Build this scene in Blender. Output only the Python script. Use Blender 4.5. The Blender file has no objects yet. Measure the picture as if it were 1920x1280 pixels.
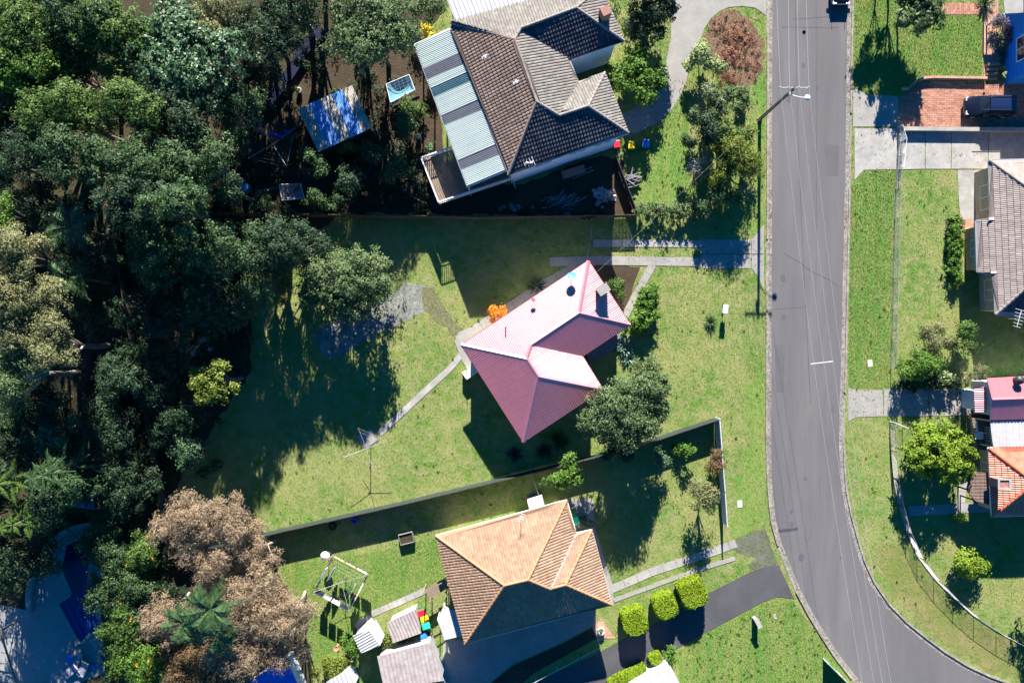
import bpy, math, random
import numpy as np
from mathutils import Vector
R = math.radians
random.seed(7); rng = np.random.default_rng(7)
SC = bpy.context.scene
COL = SC.collection

# ------------------------------------------------------------------ camera
CAM_H = 75.0          # metres above the ground
FPX = 1493.0          # focal length in pixels of the 1920 px wide photograph (28 mm lens)
cam_d = bpy.data.cameras.new('camera'); cam = bpy.data.objects.new('camera', cam_d); COL.objects.link(cam)
cam.location = (0, 0, CAM_H); cam.rotation_euler = (0, 0, 0)
cam_d.sensor_width = 36; cam_d.lens = 36*FPX/1920; cam_d.clip_end = 600; cam_d.clip_start = 0.5
SC.camera = cam
# ------------------------------------------------------------------ sky and sun
W = bpy.data.worlds.new('World'); SC.world = W; W.use_nodes = True
wn = W.node_tree; bg = wn.nodes['Background']; bg.inputs[1].default_value = 0.05
sky = wn.nodes.new('ShaderNodeTexSky'); sky.sky_type = 'NISHITA'; sky.sun_disc = False
sky.sun_elevation = R(26.6); sky.sun_rotation = R(0)
sky.air_density = 1.0; sky.dust_density = 0.0; sky.ozone_density = 9.0
hs_ = wn.nodes.new('ShaderNodeHueSaturation'); hs_.inputs['Saturation'].default_value = 1.8   # the deep blue winter sky of the photograph
wn.links.new(sky.outputs[0], hs_.inputs['Color']); wn.links.new(hs_.outputs[0], bg.inputs[0])
sun_d = bpy.data.lights.new('sun', 'SUN'); sun = bpy.data.objects.new('sun', sun_d); COL.objects.link(sun)
sun_d.energy = 5.0; sun_d.angle = R(0.5); sun_d.color = (1.0, 0.94, 0.84)
# light travels towards -Y (down the picture) and falls at 26.6 degrees; shadows run straight down the photograph
sun.rotation_euler = Vector((-0.005, -0.894, -0.447)).to_track_quat('-Z', 'Y').to_euler()
sun.location = (0, 60, 60)
SC.view_settings.view_transform = 'Standard'; SC.view_settings.look = 'None'
SC.view_settings.exposure = 1.77; SC.view_settings.gamma = 1.0; SC.view_settings.use_curve_mapping = False

# ------------------------------------------------------------------ helpers
def P(px, py, z=0.0):
    """the place at height z that the photograph shows at pixel (px, py)"""
    s = (CAM_H - z)/FPX
    return Vector(((px-960)*s, (640-py)*s, z))

ORG = {}
def thing(name, label, cat, loc=(0, 0, 0), group=None):
    o = bpy.data.objects.new(name, None); COL.objects.link(o); o.location = loc
    o.empty_display_size = .2
    o['label'] = label; o['category'] = cat
    if group: o['group'] = group
    ORG[o] = Vector(loc)
    return o
def tag(o, label, cat, group=None):
    o['label'] = label; o['category'] = cat
    if group: o['group'] = group
    return o
def struct(o):
    o['kind'] = 'structure'; return o
def stuff(o):
    o['kind'] = 'stuff'; return o

class MB:
    def __init__(s): s.v = []; s.f = []; s.sm = []
    def add(s, vs, fs, smooth=False):
        b = len(s.v); s.v += [tuple(x) for x in vs]
        s.f += [tuple(b+i for i in f) for f in fs]; s.sm += [smooth]*len(fs)
        return s
    def box(s, c, size, rz=0.0, ax=None):
        hx, hy, hz = size[0]/2, size[1]/2, size[2]/2
        if ax is None:
            ca, sa = math.cos(rz), math.sin(rz)
            ax = (Vector((ca, sa, 0)), Vector((-sa, ca, 0)), Vector((0, 0, 1)))
        c = Vector(c)
        vs = [c+ax[0]*x*hx+ax[1]*y*hy+ax[2]*z*hz for z in (-1, 1) for y in (-1, 1) for x in (-1, 1)]
        return s.add(vs, [(0, 2, 3, 1), (4, 5, 7, 6), (0, 1, 5, 4), (2, 6, 7, 3), (0, 4, 6, 2), (1, 3, 7, 5)])
    def beam(s, a, b, w, h, up=Vector((0, 0, 1))):
        a = Vector(a); b = Vector(b); d = (b-a); L = d.length; d = d/L
        side = d.cross(up)
        if side.length < 1e-4: side = Vector((1, 0, 0))
        side.normalize(); u = side.cross(d)
        return s.box((a+b)/2, (L, w, h), ax=(d, side, u))
    def prism(s, poly, z0, z1):
        n = len(poly); A = sum(poly[i][0]*poly[(i+1) % n][1]-poly[(i+1) % n][0]*poly[i][1] for i in range(n))
        if A < 0: poly = poly[::-1]
        vs = [(p[0], p[1], z0) for p in poly]+[(p[0], p[1], z1) for p in poly]
        fs = [tuple(range(n, 2*n)), tuple(range(n-1, -1, -1))]+[(i, (i+1) % n, n+(i+1) % n, n+i) for i in range(n)]
        return s.add(vs, fs)
    def poly(s, pts): return s.add(pts, [tuple(range(len(pts)))])
    def tube(s, a, b, r0, r1=None, n=6, cap=True):
        a = Vector(a); b = Vector(b); r1 = r0 if r1 is None else r1
        d = (b-a)
        if d.length < 1e-6: return s
        d.normalize(); x = d.orthogonal().normalized(); y = d.cross(x)
        vs = []
        for c, r in ((a, r0), (b, r1)):
            for i in range(n):
                t = 2*math.pi*i/n; vs.append(c+(x*math.cos(t)+y*math.sin(t))*r)
        fs = [(i, (i+1) % n, n+(i+1) % n, n+i) for i in range(n)]
        s.add(vs, fs, n > 4)
        if cap: s.add([vs[i] for i in range(n)], [tuple(range(n-1, -1, -1))]); s.add([vs[n+i] for i in range(n)], [tuple(range(n))])
        return s
    def path(s, pts, r, n=5, r1=None):
        for i in range(len(pts)-1):
            ra = r if r1 is None else r+(r1-r)*i/(len(pts)-1); rb = r if r1 is None else r+(r1-r)*(i+1)/(len(pts)-1)
            s.tube(pts[i], pts[i+1], ra, rb, n, cap=True)
        return s
    def lathe(s, c, prof, n=16):
        c = Vector(c); vs = []
        for r, z in prof:
            for i in range(n):
                t = 2*math.pi*i/n; vs.append(c+Vector((r*math.cos(t), r*math.sin(t), z)))
        fs = [(k*n+i, k*n+(i+1) % n, (k+1)*n+(i+1) % n, (k+1)*n+i) for k in range(len(prof)-1) for i in range(n)]
        return s.add(vs, fs, True)
    def build(s, name, mat, parent=None):
        if name in ('posts', 'legs') and len(s.v) > 8 and len(s.v) % 8 == 0 and len(s.f)*8 == len(s.v)*6:
            for i in range(len(s.v)//8):      # every post or leg is a part of its own
                k = MB(); k.v = s.v[i*8:i*8+8]; k.f = [tuple(j-i*8 for j in f) for f in s.f[i*6:i*6+6]]; k.sm = [False]*6; o = k.build(name[:-1], mat, parent)
            return o
        me = bpy.data.meshes.new(name)
        o0 = ORG.get(parent, Vector((0, 0, 0)))
        me.from_pydata([(x-o0[0], y-o0[1], z-o0[2]) for x, y, z in s.v], [], s.f); me.materials.append(mat)
        me.polygons.foreach_set('use_smooth', s.sm)
        me.update()
        o = bpy.data.objects.new(name, me); COL.objects.link(o)
        if parent is not None: o.parent = parent; ORG[o] = o0
        return o
def copies(o, locs, rots=None):
    """further copies of one part or thing (parts copied with it); locs are positions relative to the same parent"""
    out = []
    for k, l in enumerate(locs):
        c = o.copy(); COL.objects.link(c); c.location = l
        if rots: c.rotation_euler = (0, 0, rots[k])
        for ch in list(o.children):
            d = ch.copy(); COL.objects.link(d); d.parent = c
            for g in list(ch.children):
                e = g.copy(); COL.objects.link(e); e.parent = d
        out.append(c)
    return out

# ------------------------------------------------------------------ materials
def nt(m): return m.node_tree.nodes, m.node_tree.links
def mat(name, c1, c2=None, scale=1.0, c3=None, scale3=12.0, rough=.85, metal=0.0, bump=0.0, bscale=20., spec=.3, coat=0, stretch=None, f3=.35, lo=.35, hi=.65, island=0.0, alpha=None):
    m = bpy.data.materials.new(name); m.use_nodes = True; N, L = nt(m); b = N['Principled BSDF']
    b.inputs['Roughness'].default_value = rough; b.inputs['Metallic'].default_value = metal
    b.inputs['Specular IOR Level'].default_value = spec
    if coat: b.inputs['Coat Weight'].default_value = coat; b.inputs['Coat Roughness'].default_value = .08
    tc = N.new('ShaderNodeTexCoord'); src = tc.outputs['Object']
    if stretch:
        mp = N.new('ShaderNodeMapping'); mp.inputs['Scale'].default_value = stretch[:3]
        if len(stretch) > 3: mp.inputs['Rotation'].default_value = (0, 0, stretch[3])
        L.new(src, mp.inputs[0]); src = mp.outputs[0]
    def ramp(sc, lo_, hi_, det=5):
        n = N.new('ShaderNodeTexNoise'); n.inputs['Scale'].default_value = sc; n.inputs['Detail'].default_value = det; n.inputs['Roughness'].default_value = .62
        L.new(src, n.inputs['Vector']); r = N.new('ShaderNodeMapRange'); r.inputs[1].default_value = lo_; r.inputs[2].default_value = hi_
        L.new(n.outputs[0], r.inputs[0]); return r.outputs[0]
    def mix(fac, a, b_):
        x = N.new('ShaderNodeMix'); x.data_type = 'RGBA'
        if isinstance(fac, float): x.inputs[0].default_value = fac
        else: L.new(fac, x.inputs[0])
        for i, c in ((6, a), (7, b_)):
            if isinstance(c, tuple): x.inputs[i].default_value = (*c[:3], 1)
            else: L.new(c, x.inputs[i])
        return x.outputs[2]
    col = c1
    if c2: col = mix(ramp(scale, lo, hi), c1, c2)
    if c3:
        r = ramp(scale3, .5-(.5-lo)*1.1, .5+(hi-.5)*1.6); mm = N.new('ShaderNodeMath'); mm.operation = 'MULTIPLY'; mm.inputs[1].default_value = f3*2
        L.new(r, mm.inputs[0]); mm.use_clamp = True; col = mix(mm.outputs[0], col, c3)
    if island:
        g = N.new('ShaderNodeNewGeometry'); r = N.new('ShaderNodeMapRange'); r.inputs[3].default_value = 1-island; r.inputs[4].default_value = 1+island
        L.new(g.outputs['Random Per Island'], r.inputs[0])
        h = N.new('ShaderNodeHueSaturation'); L.new(r.outputs[0], h.inputs['Value'])
        if isinstance(col, tuple): h.inputs['Color'].default_value = (*col, 1)
        else: L.new(col, h.inputs['Color'])
        col = h.outputs[0]
    if isinstance(col, tuple): b.inputs['Base Color'].default_value = (*col, 1)
    else: L.new(col, b.inputs['Base Color'])
    if bump:
        n = N.new('ShaderNodeTexNoise'); n.inputs['Scale'].default_value = bscale; n.inputs['Detail'].default_value = 4
        L.new(src, n.inputs['Vector'])
        bp = N.new('ShaderNodeBump'); bp.inputs['Strength'].default_value = bump; bp.inputs['Distance'].default_value = .05
        L.new(n.outputs[0], bp.inputs['Height']); L.new(bp.outputs[0], b.inputs['Normal'])
    if alpha is not None: b.inputs['Alpha'].default_value = alpha
    return m
def leafmat(name, c1, c2, c3=None, island=.45, rough=.55, trans=.25, spec=.2):
    """leaves: colour varies by clump and by leaf; some light passes through"""
    m = mat(name, c1, c2, .9, c3 or c1, 3.5, rough=rough, spec=spec, island=island, lo=.42, hi=.58)
    N, L = nt(m); b = N['Principled BSDF']; out = N['Material Output']
    t = N.new('ShaderNodeBsdfTranslucent'); mx = N.new('ShaderNodeMixShader'); mx.inputs[0].default_value = trans
    src = b.inputs['Base Color'].links[0].from_socket
    L.new(src, t.inputs[0]); L.new(b.outputs[0], mx.inputs[1]); L.new(t.outputs[0], mx.inputs[2]); L.new(mx.outputs[0], out.inputs[0])
    return m

M = {}
M['grass'] = mat('lawn_grass', (.102, .198, .036), (.205, .24, .073), .2, (.27, .258, .118), 1.1, rough=.9, bump=.6, bscale=16, f3=.38, lo=.4, hi=.6, spec=.1)
M['grass_green'] = mat('verge_grass', (.1, .218, .038), (.165, .242, .055), .45, (.22, .23, .085), 1.8, rough=.9, bump=.6, bscale=16, f3=.28, stretch=(1, .22, 1), lo=.4, hi=.6, spec=.1)
M['grass_dry'] = mat('dry_grass', (.17, .19, .055), (.24, .21, .09), .3, (.12, .17, .04), 1.0, rough=.9, bump=.8, bscale=16, f3=.3, lo=.4, hi=.6, spec=.1)
M['road_patch'] = mat('road_patch', (.10, .095, .1), (.115, .11, .115), .8, (.085, .082, .088), 6, rough=.9, bump=.4, bscale=60, f3=.3)
M['oil'] = mat('oil_stain', (.085, .08, .085), (.1, .095, .1), 1.5, rough=.8)
M['asphalt'] = mat('road_asphalt', (.112, .106, .113), (.15, .142, .147), .2, (.095, .09, .097), 1.2, rough=.9, bump=.5, bscale=60, f3=.3, stretch=(1, .12, 1), spec=.25)
M['tar'] = mat('dark_asphalt', (.055, .055, .063), (.075, .075, .083), .4, (.1, .1, .1), 3, rough=.85, bump=.2, bscale=50, f3=.12)
M['concrete'] = mat('concrete', (.31, .295, .27), (.245, .235, .22), .7, (.19, .185, .175), 3.5, rough=.85, bump=.15, bscale=30, f3=.2)
M['concrete_light'] = mat('concrete_light', (.38, .37, .345), (.27, .26, .245), .6, (.18, .175, .165), 2.2, rough=.85, bump=.15, bscale=30, f3=.25)
M['kerb'] = mat('kerb_concrete', (.38, .35, .31), (.23, .21, .19), 1.3, (.11, .1, .09), 4, rough=.9, bump=.4, bscale=30, f3=.45)
M['dirt'] = mat('bare_dirt', (.05, .034, .022), (.085, .052, .034), .6, (.03, .03, .016), 2.5, rough=.95, bump=1, bscale=8, f3=.4)
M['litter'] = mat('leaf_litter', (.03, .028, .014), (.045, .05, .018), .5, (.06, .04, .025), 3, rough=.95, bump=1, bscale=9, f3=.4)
M['sand'] = mat('pale_gravel', (.17, .16, .15), (.11, .105, .1), .8, (.07, .1, .03), 1.2, rough=.95, bump=.5, bscale=12, f3=.5)
M['worn_turf'] = mat('worn_turf', (.15, .135, .075), (.1, .13, .035), .9, (.2, .18, .12), 3, rough=.95, bump=.6, f3=.4)
M['gravel_pale'] = mat('pale_grey_sand', (.3, .3, .3), (.2, .2, .21), .8, (.1, .13, .06), 1.6, rough=.95, bump=.5, f3=.35)
M['red_mulch'] = mat('reddish_mulch', (.19, .1, .075), (.12, .1, .045), 1.2, (.24, .14, .1), 4, rough=.95, bump=.8, f3=.4)
M['brick'] = mat('brick', (.36, .17, .115), (.26, .12, .085), 2., (.44, .24, .17), 5, rough=.85, bump=.3, island=.22)
M['brick_light'] = mat('coping_brick', (.5, .3, .22), (.42, .24, .17), 2., (.3, .18, .13), 5, rough=.85, bump=.3, island=.15)
M['pave_base'] = mat('mortar', (.16, .1, .08), (.12, .09, .075), 2., rough=.9)
M['tile_brown'] = mat('brown_tile', (.19, .125, .095), (.14, .095, .075), .5, (.25, .2, .165), 2.5, rough=.8, island=.2, f3=.3)
M['tile_grey'] = mat('weathered_grey_tile', (.185, .168, .15), (.135, .122, .112), .5, (.25, .235, .21), 2.5, rough=.85, island=.18, f3=.35)
M['tile_shaded'] = mat('shaded_slope_tile', (.045, .045, .06), (.035, .035, .05), .5, (.22, .2, .18), 1.4, rough=.8, island=.3, f3=.2)  # shade and sunlit specks put into the colour of slopes turned from the sun
M['tile_orange'] = mat('orange_tile', (.285, .185, .122), (.235, .145, .095), .5, (.33, .225, .155), 1.6, rough=.75, island=.16, f3=.25)
M['tile_slate'] = mat('grey_pink_tile', (.27, .215, .195), (.2, .16, .145), .5, (.33, .27, .25), 2.5, rough=.65, island=.18, f3=.3, spec=.5)
M['tile_red'] = mat('red_glazed_tile', (.5, .13, .07), (.4, .1, .055), .6, (.55, .2, .13), 3, rough=.42, island=.2, f3=.3, spec=.5)
M['ridge_orange'] = mat('orange_ridge', (.40, .22, .12), (.34, .18, .1), 2, rough=.75)
M['ridge_grey'] = mat('grey_ridge', (.26, .23, .22), (.19, .17, .16), 2, rough=.8)
M['ridge_brown'] = mat('brown_ridge', (.2, .14, .115), (.27, .22, .2), 2, rough=.8)
M['ridge_red'] = mat('red_ridge', (.48, .12, .06), (.4, .1, .05), 2, rough=.4, spec=.7)
M['maroon'] = mat('maroon_roof_metal', (.38, .112, .145), (.31, .09, .12), .3, (.44, .17, .19), 2.2, rough=.42, spec=1.0, coat=.4, f3=.25)
for k_, v_ in (('IOR', 1.9), ('Coat IOR', 1.8), ('Coat Roughness', .46), ('Specular Tint', (1, .93, .9, 1)), ('Coat Tint', (1, .9, .9, 1))): M['maroon'].node_tree.nodes['Principled BSDF'].inputs[k_].default_value = v_
M['pink_metal'] = mat('light_red_roof_metal', (.45, .12, .14), (.42, .11, .13), .4, rough=.4, spec=.8)
M['maroon_trim'] = mat('maroon_trim', (.22, .05, .07), (.2, .045, .06), 2, rough=.45, spec=.6)
M['poly_clear'] = mat('pale_green_roofing', (.40, .46, .43), (.35, .42, .4), .5, rough=.5, spec=.5)
M['poly_grey'] = mat('smoky_roofing_sheet', (.13, .13, .15), (.1, .105, .13), 1.5, rough=.35, spec=.6)
M['poly_teal'] = mat('dark_teal_roofing_sheet', (.03, .09, .12), (.06, .12, .14), 1.5, rough=.3, spec=.6)
M['zinc'] = mat('pale_zinc_roofing', (.5, .5, .5), (.42, .42, .42), .8, (.33, .3, .29), 3, rough=.45, spec=.5, f3=.25)
M['zinc_rusty'] = mat('weathered_zinc_roofing', (.42, .39, .38), (.34, .3, .29), .8, (.24, .17, .14), 3, rough=.6, f3=.35)
M['shed_blue'] = mat('blue_roofing_sheet', (.05, .22, .62), (.22, .4, .7), 1.2, rough=.4, spec=.5)
M['shed_grey'] = mat('weathered_shed_roofing', (.52, .48, .42), (.3, .28, .25), 1., rough=.6)
M['tarp'] = mat('bright_blue_sheet', (.01, .14, .62), (.015, .18, .7), .9, rough=.5)
M['wall_white'] = mat('white_weatherboard', (.62, .66, .72), (.56, .61, .68), .6, rough=.7)
M['wall_blue'] = mat('bright_blue_weatherboard', (.015, .27, .75), (.012, .25, .7), .6, rough=.6)
M['wall_cream'] = mat('cream_wall', (.6, .55, .45), (.55, .5, .4), .6, rough=.7)
M['wall_tan'] = mat('tan_brick_wall', (.52, .40, .25), (.44, .33, .2), 1.5, (.34, .25, .15), 6, rough=.85, bump=.3)
M['white'] = mat('white_paint', (.78, .78, .78), (.68, .68, .68), 1.5, rough=.5)
M['cream'] = mat('cream_paint', (.7, .66, .56), (.62, .58, .5), 1.5, rough=.6)
M['glass'] = mat('window_glass', (.015, .018, .022), rough=.08, spec=.8)
M['steel'] = mat('galvanised_steel', (.45, .46, .48), (.36, .37, .4), 5, rough=.4, metal=.5)
M['dark_metal'] = mat('dark_metal', (.05, .05, .055), rough=.5, metal=.3)
M['wire'] = mat('wire', (.4, .4, .42), rough=.5, metal=.2)
M['timber'] = mat('weathered_timber', (.2, .15, .11), (.14, .105, .08), 2., (.27, .22, .17), 9, rough=.85, bump=.3, stretch=(1, 1, 1))
M['timber_dark'] = mat('dark_timber', (.07, .05, .04), (.1, .075, .06), 2., rough=.9, bump=.3)
M['timber_grey'] = mat('grey_timber', (.17, .165, .18), (.12, .115, .13), 2., (.24, .23, .24), 7, rough=.9, bump=.3)
M['pole_wood'] = mat('pole_timber', (.13, .105, .085), (.09, .075, .06), 2., rough=.9, bump=.4)
M['bark'] = mat('bark', (.13, .1, .075), (.2, .17, .14), 2., rough=.95, bump=.6)
M['bark_pale'] = mat('pale_bark', (.42, .36, .31), (.3, .25, .2), 2., rough=.9, bump=.4)
M['fence_steel'] = mat('pale_fence_sheet', (.5, .55, .6), (.45, .5, .55), .7, rough=.5)
M['fence_dark'] = mat('dark_fence_sheet', (.035, .05, .05), (.028, .04, .042), .7, rough=.6)
M['plastic_blue'] = mat('blue_plastic', (.02, .14, .5), (.03, .18, .55), 2, rough=.4)
M['plastic_lightblue'] = mat('light_blue_plastic', (.1, .35, .6), rough=.4)
M['plastic_red'] = mat('red_plastic', (.55, .02, .04), rough=.4)
M['plastic_yellow'] = mat('yellow_plastic', (.8, .55, .01), rough=.4)
M['plastic_teal'] = mat('teal_plastic', (.02, .42, .33), rough=.4)
M['plastic_green'] = mat('green_bin_plastic', (.02, .16, .06), rough=.45)
M['plastic_purple'] = mat('purple_rubber', (.08, .05, .45), rough=.5)
M['water'] = mat('pool_water', (.004, .02, .08), (.003, .014, .06), 1, rough=.06, bump=.25, bscale=3, spec=.6)
M['pool_cover'] = mat('pool_step_tiles', (.008, .03, .2), (.01, .04, .24), 1, rough=.3)
M['pool_pave'] = mat('pool_paving', (.26, .27, .27), (.2, .21, .22), .8, (.32, .3, .26), 3, rough=.8, bump=.2)
M['car'] = mat('black_car_paint', (.006, .007, .012), rough=.22, coat=.8, spec=.6)
M['car_roof'] = mat('navy_car_paint', (.01, .018, .06), rough=.25, coat=.8, spec=.6)
M['tyre'] = mat('tyre_rubber', (.015, .015, .015), rough=.8)
M['lamp_lens'] = mat('headlight_lens', (.75, .75, .85), rough=.15, spec=.8)
M['red_lens'] = mat('red_lens', (.5, .02, .02), rough=.2)
M['cloth_white'] = mat('white_cloth', (.75, .74, .76), (.65, .64, .68), 3, rough=.9)
M['cloth_navy'] = mat('navy_cloth', (.006, .008, .03), (.01, .013, .045), 3, rough=.9)
M['cloth_grey'] = mat('grey_cloth', (.3, .3, .36), (.2, .2, .26), 3, rough=.9)
M['cloth_pink'] = mat('pink_cloth', (.6, .35, .38), (.5, .28, .3), 3, rough=.9)
M['cloth_peach'] = mat('peach_cloth', (.65, .42, .28), (.6, .36, .24), 3, rough=.9)
M['cloth_teal'] = mat('pale_teal_cloth', (.12, .32, .42), (.1, .26, .36), 3, rough=.9)
M['cloth_blue'] = mat('blue_cloth', (.03, .06, .5), (.04, .08, .6), 3, rough=.9)
M['terracotta'] = mat('terracotta', (.5, .25, .16), (.42, .2, .13), 3, rough=.8)
M['stone'] = mat('grey_stone', (.3, .29, .28), (.2, .19, .19), 2.5, (.38, .36, .34), 8, rough=.9, bump=.5, island=.25)
M['thatch'] = mat('brown_shingle', (.11, .07, .055), (.16, .11, .09), 3., (.2, .14, .12), 9, rough=.9, bump=.6, bscale=25)
M['chimney'] = mat('chimney_brick', (.34, .17, .14), (.28, .13, .11), 3., rough=.85)
# foliage
LG = leafmat
M['l_forest'] = LG('forest_leaf', (.045, .095, .032), (.075, .13, .045), (.032, .066, .03))
M['l_mid'] = LG('mid_green_leaf', (.065, .13, .024), (.1, .16, .03), (.04, .085, .025))
M['l_blue'] = LG('blue_green_leaf', (.06, .13, .055), (.1, .17, .08), (.04, .09, .04), rough=.45, spec=.35)
M['l_olive'] = LG('olive_gum_leaf', (.17, .18, .075), (.23, .225, .1), (.11, .125, .055), island=.4)
M['l_grey'] = LG('grey_green_leaf', (.09, .145, .055), (.14, .185, .085), (.055, .1, .03), island=.4)
M['l_dark'] = LG('dark_leaf', (.028, .06, .028), (.044, .08, .035), (.02, .042, .024))
M['l_lime'] = LG('lime_leaf', (.16, .25, .02), (.2, .28, .025), (.1, .18, .02), island=.3)
M['l_bright'] = LG('bright_green_leaf', (.08, .17, .022), (.12, .22, .03), (.05, .11, .02), island=.4)
M['l_yellow'] = LG('yellow_green_leaf', (.13, .175, .025), (.175, .21, .03), (.08, .12, .02), island=.35)
M['l_hedge'] = LG('clipped_hedge_leaf', (.2, .3, .014), (.25, .34, .018), (.14, .22, .012), island=.22)
M['l_gold'] = LG('golden_leaf', (.5, .42, .02), (.58, .48, .03), (.35, .33, .02), island=.25)
M['l_orange'] = LG('orange_flower_leaf', (.75, .22, .01), (.8, .4, .02), (.7, .08, .04), island=.2)
M['l_flower'] = LG('yellow_flower', (.8, .4, .01), (.85, .5, .02), (.7, .2, .02), island=.2)
M['l_dead'] = LG('dead_brown_leaf', (.28, .205, .13), (.36, .27, .18), (.19, .14, .09), island=.35, rough=.8)
M['l_red'] = LG('reddish_groundcover_leaf', (.3, .13, .095), (.36, .17, .13), (.2, .13, .06), island=.4, rough=.8)
M['l_brown'] = LG('rusty_brown_leaf', (.16, .1, .05), (.2, .13, .065), (.11, .08, .04), island=.35, rough=.8)
M['l_purple'] = LG('purple_grey_leaf', (.16, .11, .16), (.22, .16, .22), (.1, .08, .1), island=.35)
M['l_pale'] = LG('pale_variegated_leaf', (.26, .32, .13), (.34, .4, .18), (.15, .22, .07), island=.35)
M['l_palm'] = LG('palm_leaf', (.05, .11, .035), (.08, .14, .05), (.04, .08, .03), rough=.35, spec=.5)
M['l_agave'] = LG('agave_leaf', (.16, .26, .2), (.2, .3, .24), (.1, .18, .12), rough=.5)
M['l_silver'] = LG('silver_twig', (.4, .38, .42), (.45, .43, .46), (.3, .28, .32), trans=.05)

# ------------------------------------------------------------------ foliage
def quads_mesh(name, V, mat, parent=None, nper=4):
    V = np.asarray(V, dtype=np.float32); n = len(V)//nper
    me = bpy.data.meshes.new(name)
    o0 = ORG.get(parent, Vector((0, 0, 0)))
    V = V-np.array(o0, dtype=np.float32)
    me.vertices.add(n*nper); me.vertices.foreach_set('co', V.ravel())
    me.loops.add(n*nper); me.loops.foreach_set('vertex_index', np.arange(n*nper, dtype=np.int32))
    me.polygons.add(n); me.polygons.foreach_set('loop_start', np.arange(n, dtype=np.int32)*nper)
    me.polygons.foreach_set('loop_total', np.full(n, nper, dtype=np.int32))
    me.materials.append(mat); me.update(calc_edges=True)
    o = bpy.data.objects.new(name, me); COL.objects.link(o)
    if parent is not None: o.parent = parent; ORG[o] = o0
    return o
def unit(a): return a/np.maximum(np.linalg.norm(a, axis=1, keepdims=True), 1e-6)
def leaf_quads(p, n, L, Wd, out=None, droop=0.0):
    k = len(p); n = unit(n); r = rng.normal(size=(k, 3))
    if out is not None: r = out*1.6+r*.6
    r[:, 2] -= droop
    t = unit(r-n*np.sum(r*n, axis=1, keepdims=True)); b = np.cross(n, t)
    s = rng.uniform(.6, 1.3, (k, 1)); t = t*L*s*.5; b = b*Wd*s*.5
    return np.stack([p-t, p+b-t*.1, p+t, p-b-t*.1], axis=1).reshape(-1, 3)
def clump_leaves(C, rc, n, L, Wd, subr=.3, nsub=None, droop=0.0, radial=False, flat=.8, tight=1.0):
    """leaves gathered in tufts on the outside of clumps; C (k,3) clump centres, rc (k,) radii"""
    C = np.asarray(C, float); rc = np.asarray(rc, float)
    nsub = nsub or max(8, int(n/26)); w = rc**2; w /= w.sum()
    ci = rng.choice(len(C), nsub, p=w)
    u = unit(rng.normal(size=(nsub, 3))); up = rng.random(nsub) < .78; u[up, 2] = np.abs(u[up, 2])
    S = C[ci]+u*(rc[ci]*np.where(rng.random(nsub) < .12, rng.uniform(1.05, 1.45, nsub), rng.uniform(.5, 1.08, nsub)))[:, None]*np.array([1, 1, flat])
    si = rng.integers(0, nsub, n)
    off = rng.normal(size=(n, 3))*subr*tight*.55
    p = S[si]+off; p[:, 2] = np.maximum(p[:, 2], .04+rng.random(n)*.1)
    nn = u[si]*.55+unit(off)*.35+rng.normal(size=(n, 3))*.38+np.array([0, 0, .45])
    return leaf_quads(p, nn, L, Wd, out=(unit(off)+u[si]*.5) if radial else None, droop=droop)
def crown_clumps(cx, cy, zc, rx, ry, rz, k, rot=0.0, rcf=.3, deep=False):
    C = []; rr = []
    for i in range(k):
        a = i*2.39996+random.uniform(-.5, .5); d = min(1.02, math.sqrt((i+.5)/k)*.86*random.uniform(.72, 1.18))
        rc = rcf*min(rx, ry)*random.choice((.5, .75, 1, 1.25, 1.45))*random.uniform(.85, 1.15)
        x = math.cos(a)*d*rx; y = math.sin(a)*d*ry
        z = zc+rz*(math.sqrt(max(0, 1-min(d, .99)**2))*random.uniform(.15, .85)-.25 if i % 5 < 3 or not deep else random.uniform(-.85, -.1))
        ca, sa = math.cos(rot), math.sin(rot)
        C.append((cx+x*ca-y*sa, cy+x*sa+y*ca, z)); rr.append(rc)
    return C, rr
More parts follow.
